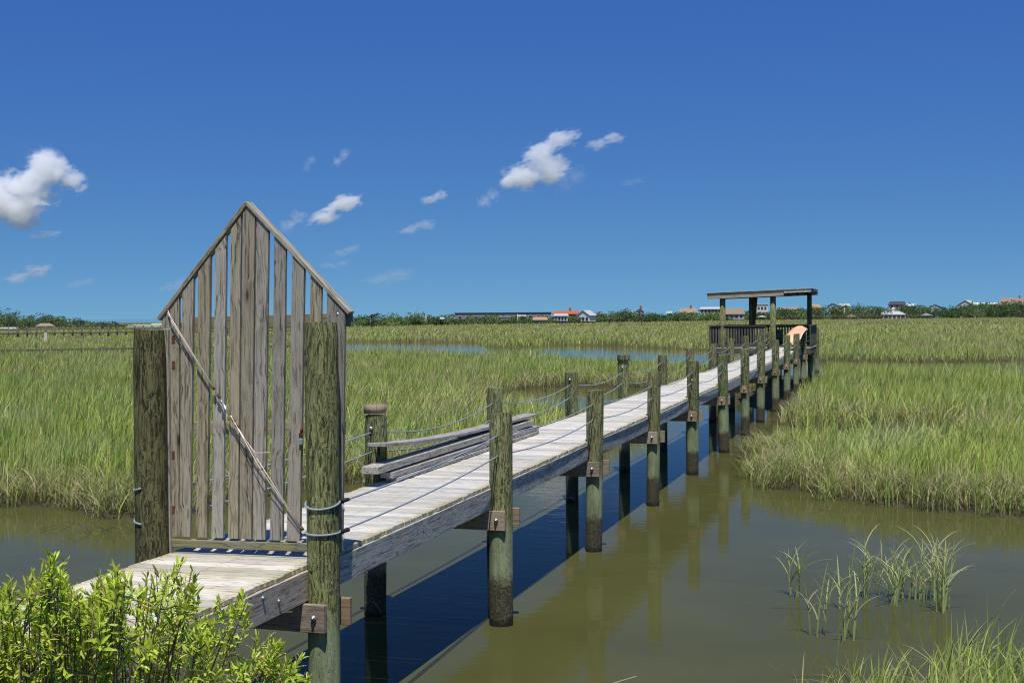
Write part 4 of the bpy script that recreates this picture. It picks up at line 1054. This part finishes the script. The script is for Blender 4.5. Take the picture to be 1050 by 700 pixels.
# ------------------------------------------------------------------ shrub in the corner
def shrub():
    rg = np.random.default_rng(5); base = bearing(60, 4.45); gz = -.15
    t_ = thing('shrub', (base[0], base[1], gz), 'bright green leafy shrub in the corner in front of the dock', 'shrub')
    st = MB(); LV, LQ, LC = [], [], []; off = 0
    def top_y(px): return float(np.interp(px, [-200, -60, -5, 12, 30, 45, 60, 78, 95, 110, 128, 150, 178, 190, 200, 215, 235, 250, 258, 268, 290, 312, 320],
                                          [600, 590, 592, 585, 570, 560, 575, 592, 590, 575, 572, 585, 560, 557, 590, 600, 597, 600, 625, 648, 655, 664, 690]))
    tips = []
    for k in range(470):
        px = rg.uniform(-170, 316); d = rg.uniform(3.9, 4.9)
        if px > 255: d = rg.uniform(4.2, 4.6)
        yt = top_y(px); py = yt + abs(rg.normal(0, 1)) * 62 + rg.uniform(0, 10)
        if py > 790: continue
        if px > 120 and rg.uniform() < .40 + .22 * (px > 205) - .30 * (px > 250): continue
        tips.append((px, py, d))
    for px, py, d in tips:
        x, y = bearing(px, d); z = level(px, py, d)
        bx, by = base[0] + (x - base[0]) * .45 + rg.normal(0, .05), base[1] + (y - base[1]) * .45 + rg.normal(0, .05)
        top = Vector((x, y, z)); low = Vector((bx, by, gz)); midp = low.lerp(top, .55) + Vector((rg.normal(0, .04), rg.normal(0, .04), .06))
        pts = []
        for t in np.linspace(0, 1, 9): pts.append(low * (1 - t) ** 2 + midp * 2 * t * (1 - t) + top * t * t)
        st.tube(pts, .0042, 5, taper=.4)
        main = (pts[-1] - pts[-2]).normalized(); shade = rg.uniform(.75, 1.2)
        sprigs = [(top, (main + Vector((0, 0, .35)) + Vector(rg.normal(0, .32, 3))).normalized(), int(rg.integers(16, 24)), rg.uniform(.09, .15))]
        for q in range(2):
            bp = top - main * rg.uniform(.07, .30); sd = (main * .6 + Vector(rg.normal(0, .7, 3)) + Vector((0, 0, .35))).normalized(); L1 = rg.uniform(.06, .13)
            st.tube([bp, bp + sd * L1 * .5 + Vector((0, 0, .005)), bp + sd * L1], .0025, 4, taper=.6)
            sprigs.append((bp + sd * L1, sd, int(rg.integers(9, 15)), L1))
        for end, axis, nl, L0 in sprigs:
            u = axis.cross(Vector((1, .3, .2))).normalized(); v = axis.cross(u)
            for q in range(nl):
                f = q / nl; az = q * 2.4 + rg.uniform(-.5, .5)
                p0 = end - axis * (L0 * (1 - f))
                spread = 1.2 - .8 * f + rg.normal(0, .2)
                dr = (axis * math.cos(spread) + (u * math.cos(az) + v * math.sin(az)) * math.sin(spread)).normalized()
                Lf = rg.uniform(.026, .050) * (1 - .35 * f ** 3); wf = Lf * rg.uniform(.10, .15)
                side = dr.cross(Vector(rg.normal(0, .3, 3)) + axis).normalized(); nn = side.cross(dr)
                curl = rg.uniform(-.1, .3)
                col = np.array([.43, .55, .065]) * shade * rg.uniform(.7, 1.25) + np.array([.11, .09, .0]) * f
                rr = rg.uniform()
                if rr < .015: col = np.array([.70, .55, .06])
                elif rr < .03: col = np.array([.30, .17, .05])
                elif rr < .12: col = np.array([.46, .50, .09])
                vs = []
                for t, wk in ((0, .25), (.3, .85), (.6, 1.), (.85, .6), (1., .06)):
                    c_ = p0 + dr * Lf * t - nn * (curl * Lf * t * t)
                    vs += [c_ - side * wf * wk + nn * wf * .3 * wk, c_, c_ + side * wf * wk + nn * wf * .3 * wk]
                for r_ in range(4):
                    for e_ in range(2): LQ.append([off + r_ * 3 + e_, off + r_ * 3 + e_ + 1, off + r_ * 3 + e_ + 4, off + r_ * 3 + e_ + 3])
                LV += [tuple(v_) for v_ in vs]; LC += [col] * 15; off += 15
    stem_m = flat('shrub_stem', (.16, .12, .085), .8, .3, 30)
    part('stem', st, stem_m, t_)
    o0 = np.array([base[0], base[1], gz]); Cc = np.array(LC)
    me = np_mesh('leaves', np.array(LV) - o0, None, np.array(LQ), {'tint': ('FLOAT_COLOR', np.concatenate([Cc, np.ones((len(Cc), 1))], 1))}, True)
    meshobj('leaves', me, M['leaf'], t_)
shrub()

# ------------------------------------------------------------------ clouds: real vapour, eight kilometres off
def cloud_mat(dens, seed, thr, lobes):
    m, nt, out = new_mat('cloud_vapour'); n = N(nt)
    tc = n.add('ShaderNodeTexCoord').outputs['Object']
    r = n.add('ShaderNodeVectorMath', operation='LENGTH'); n.put(r.inputs[0], tc)
    body = None
    for cx, cz, rr in lobes:
        dl = n.add('ShaderNodeVectorMath', operation='LENGTH'); n.put(dl.inputs[0], n.vmath('SUBTRACT', tc, (cx, 0, cz)))
        b_ = n.math('SUBTRACT', 1., n.math('DIVIDE', dl.outputs['Value'], rr)); body = b_ if body is None else n.math('MAXIMUM', body, b_)
    sh_ = n.vmath('ADD', tc, (seed * 3.7, seed * 1.9, seed * 5.3))
    wv = n.add('ShaderNodeTexNoise'); n.put(wv.inputs['Vector'], sh_); wv.inputs['Scale'].default_value = 2.6; wv.inputs['Detail'].default_value = 3
    sh_ = n.vmath('ADD', sh_, n.vmath('MULTIPLY', n.vmath('SUBTRACT', wv.outputs['Color'], (.5, .5, .5)), (.45, .45, .45)))
    f = n.noise(sh_, 2.4, 9, .68, 0)
    q = n.math('ADD', n.math('MULTIPLY', n.math('SUBTRACT', f, .5), 4.3), n.math('SUBTRACT', n.math('MULTIPLY', body, 1.1), thr))
    dn = n.maprange(q, .0, .42, 0, dens)
    dn = n.math('MULTIPLY', dn, n.maprange(r.outputs['Value'], .98, .85, 0, 1))
    v = n.add('ShaderNodeVolumePrincipled'); v.inputs['Color'].default_value = (.999, .997, .99, 1); v.inputs['Anisotropy'].default_value = 0.
    n.put(v.inputs['Density'], dn); n.link(v.outputs[0], out.inputs['Volume'])
    return m
CL = 8000.
def cloud(px, py, w, h, label, dens=1., tilt=0., thr=.25, seed=0, lobes=((-.3, -.1, .6), (.25, .1, .6))):
    x, y = bearing(px, CL); z = level(px, py, CL); s = CL / F_PX
    bm = bmesh.new(); bmesh.ops.create_icosphere(bm, subdivisions=3, radius=1.)
    me = bpy.data.meshes.new('cloud'); bm.to_mesh(me); bm.free()
    me.materials.append(cloud_mat(max(.002, .019 * dens - .004), seed, thr + .08, lobes))
    o = bpy.data.objects.new('cloud', me); C.objects.link(o); o.location = (x, y, z)
    o.scale = (w * s * .68, w * s * .5, h * s * .72); o.rotation_euler = (0, math.radians(-tilt), math.atan2(-x, y))
    tag(o, label, 'cloud', 'small white clouds in the blue sky')
cloud(34, 193, 92, 66, 'largest puffy white cloud, at the side of the sky above the far wood', 1.3, 0, .0, 1, ((-.55, -.25, .48), (-.1, -.1, .5), (.25, .38, .42), (.62, .15, .28), (-.2, -.45, .4)))
cloud(-6, 155, 18, 12, 'scrap of cloud just above the largest puffy cloud', .5, 0, .2, 2)
cloud(46, 241, 32, 9, 'thin flat cloud right under the largest puffy cloud', .6, 4, .15, 3)
cloud(32, 280, 48, 16, 'smooth low cloud second below the largest puffy cloud', .6, 14, .12, 4)
cloud(85, 290, 30, 10, 'faint low cloud between the smooth low cloud and the gate', .35, 8, .15, 5)
cloud(180, 292, 28, 14, 'faint cloud low behind the sloping top of the gate', .4, 10, .15, 6)
cloud(345, 215, 54, 22, 'bright slanting cloud next to the gate peak', 1.2, 22, .0, 7, ((-.3, -.15, .5), (.3, .15, .55)))
cloud(302, 227, 30, 20, 'ragged cloud touching the gate cap, beside the bright slanting one', .5, 30, .18, 8)
cloud(352, 162, 24, 14, 'small slanting wisp high above the bright slanting cloud', .6, 35, .2, 9)
cloud(319, 168, 18, 14, 'small ragged wisp high above the gate peak', .45, 40, .2, 10)
cloud(355, 258, 30, 12, 'small wisp below the bright slanting cloud', .45, 15, .18, 11)
cloud(345, 271, 30, 9, 'lowest flat wisp beside the gate cap', .4, 5, .18, 12)
cloud(447, 203, 28, 13, 'small bright cloud alone in mid sky', .9, 12, .12, 13)
cloud(430, 233, 38, 14, 'pale ragged cloud under the small bright one in mid sky', .5, 8, .16, 14)
cloud(503, 204, 24, 18, 'small round cloud near the two layered bright cloud', .55, 20, .16, 15)
cloud(567, 149, 54, 20, 'upper streak of the two layered bright cloud', .9, 20, .0, 16)
cloud(553, 175, 70, 34, 'lower mass of the two layered bright cloud', 1.2, 12, .0, 17, ((-.35, -.1, .55), (.1, .15, .5), (.3, -.3, .4)))
cloud(585, 185, 40, 26, 'thin ragged veil trailing from the two layered bright cloud', .3, 20, .2, 18)
cloud(623, 145, 38, 16, 'small cloud highest in the sky beyond the two layered cloud', .7, 10, .16, 19)
cloud(400, 284, 52, 18, 'faint broad cloud low over the marsh', .3, 8, .15, 20)
cloud(650, 187, 26, 10, 'faintest scrap of cloud, farthest from the gate', .3, 5, .2, 21)

# ------------------------------------------------------------------ sun, sky, camera
SUN_EL, SUN_AZ = 67.5, 161.5             # azimuth clockwise from +Y
el, az = math.radians(SUN_EL), math.radians(SUN_AZ)
sd_ = Vector((math.sin(az) * math.cos(el), math.cos(az) * math.cos(el), math.sin(el)))
L = bpy.data.lights.new('sun', 'SUN'); L.energy = 4.8; L.angle = math.radians(.5); L.color = (1., .955, .88)
so = bpy.data.objects.new('sun', L); C.objects.link(so); so.rotation_euler = (-sd_).to_track_quat('-Z', 'Y').to_euler(); so.location = (0, 0, 30)
w = bpy.data.worlds.new('World'); scene.world = w; w.use_nodes = True; nt = w.node_tree; nt.nodes.clear(); n = N(nt)
sky = n.add('ShaderNodeTexSky', sky_type='NISHITA'); sky.sun_disc = False; sky.sun_elevation = el; sky.sun_rotation = az
sky.altitude = 0; sky.air_density = 1.0; sky.dust_density = .0; sky.ozone_density = 2.0
gen = n.add('ShaderNodeTexCoord').outputs['Generated']                 # clear, dry air: the pale band hugs the horizon less
sv = n.add('ShaderNodeSeparateXYZ'); n.put(sv.inputs[0], gen); cv = n.add('ShaderNodeCombineXYZ')
n.put(cv.inputs[0], sv.outputs[0]); n.put(cv.inputs[1], sv.outputs[1]); n.put(cv.inputs[2], n.math('ADD', n.math('MULTIPLY', n.math('MAXIMUM', sv.outputs[2], 0.), 1.5), .125))
n.link(n.vmath('NORMALIZE', cv.outputs[0]), sky.inputs['Vector'])
tint = n.mix(1., sky.outputs[0], (.445, .725, 1.10), 'MULTIPLY')
hs = n.add('ShaderNodeHueSaturation'); hs.inputs['Saturation'].default_value = 1.06; hs.inputs['Value'].default_value = .76; n.link(tint, hs.inputs['Color'])
bg = n.add('ShaderNodeBackground'); bg.inputs[1].default_value = .135; sc_ = n.add('ShaderNodeSeparateColor'); n.link(hs.outputs[0], sc_.inputs[0]); cc_ = n.add('ShaderNodeCombineColor')
n.put(cc_.inputs[0], n.math('MULTIPLY', sc_.outputs[0], 1.3)); n.put(cc_.inputs[1], n.math('MULTIPLY', sc_.outputs[1], 1.05)); n.put(cc_.inputs[2], n.math('MULTIPLY', n.math('POWER', sc_.outputs[2], .42), 2.15))
n.link(cc_.outputs[0], bg.inputs[0])
wo = n.add('ShaderNodeOutputWorld'); n.link(bg.outputs[0], wo.inputs[0])

cam = bpy.data.cameras.new('camera'); co = bpy.data.objects.new('camera', cam); C.objects.link(co)
cam.sensor_width = 36; cam.lens = 36 * F_PX / 1050; cam.clip_start = .05; cam.clip_end = 30000
d = Vector((-math.sin(YAW) * math.cos(PITCH), math.cos(YAW) * math.cos(PITCH), -math.sin(PITCH))); r0 = Vector((math.cos(YAW), math.sin(YAW), 0)); u0 = r0.cross(d)
R = r0 * math.cos(ROLL) - u0 * math.sin(ROLL); U = u0 * math.cos(ROLL) + r0 * math.sin(ROLL)
co.matrix_world = Matrix(((R.x, U.x, -d.x, 0), (R.y, U.y, -d.y, 0), (R.z, U.z, -d.z, CAM_Z), (0, 0, 0, 1)))
scene.camera = co
scene.view_settings.view_transform = 'Standard'; scene.view_settings.look = 'None'; scene.view_settings.exposure = 0; scene.view_settings.gamma = 1
scene.cycles.max_bounces = 18; scene.cycles.diffuse_bounces = 3; scene.cycles.transparent_max_bounces = 8; scene.cycles.volume_bounces = 16
scene.cycles.use_denoising = True; scene.cycles.volume_step_rate = .25; scene.cycles.volume_max_steps = 1024; scene.cycles.filter_width = 1.1; scene.cycles.use_adaptive_sampling = False; scene.cycles.sample_clamp_indirect = 4.
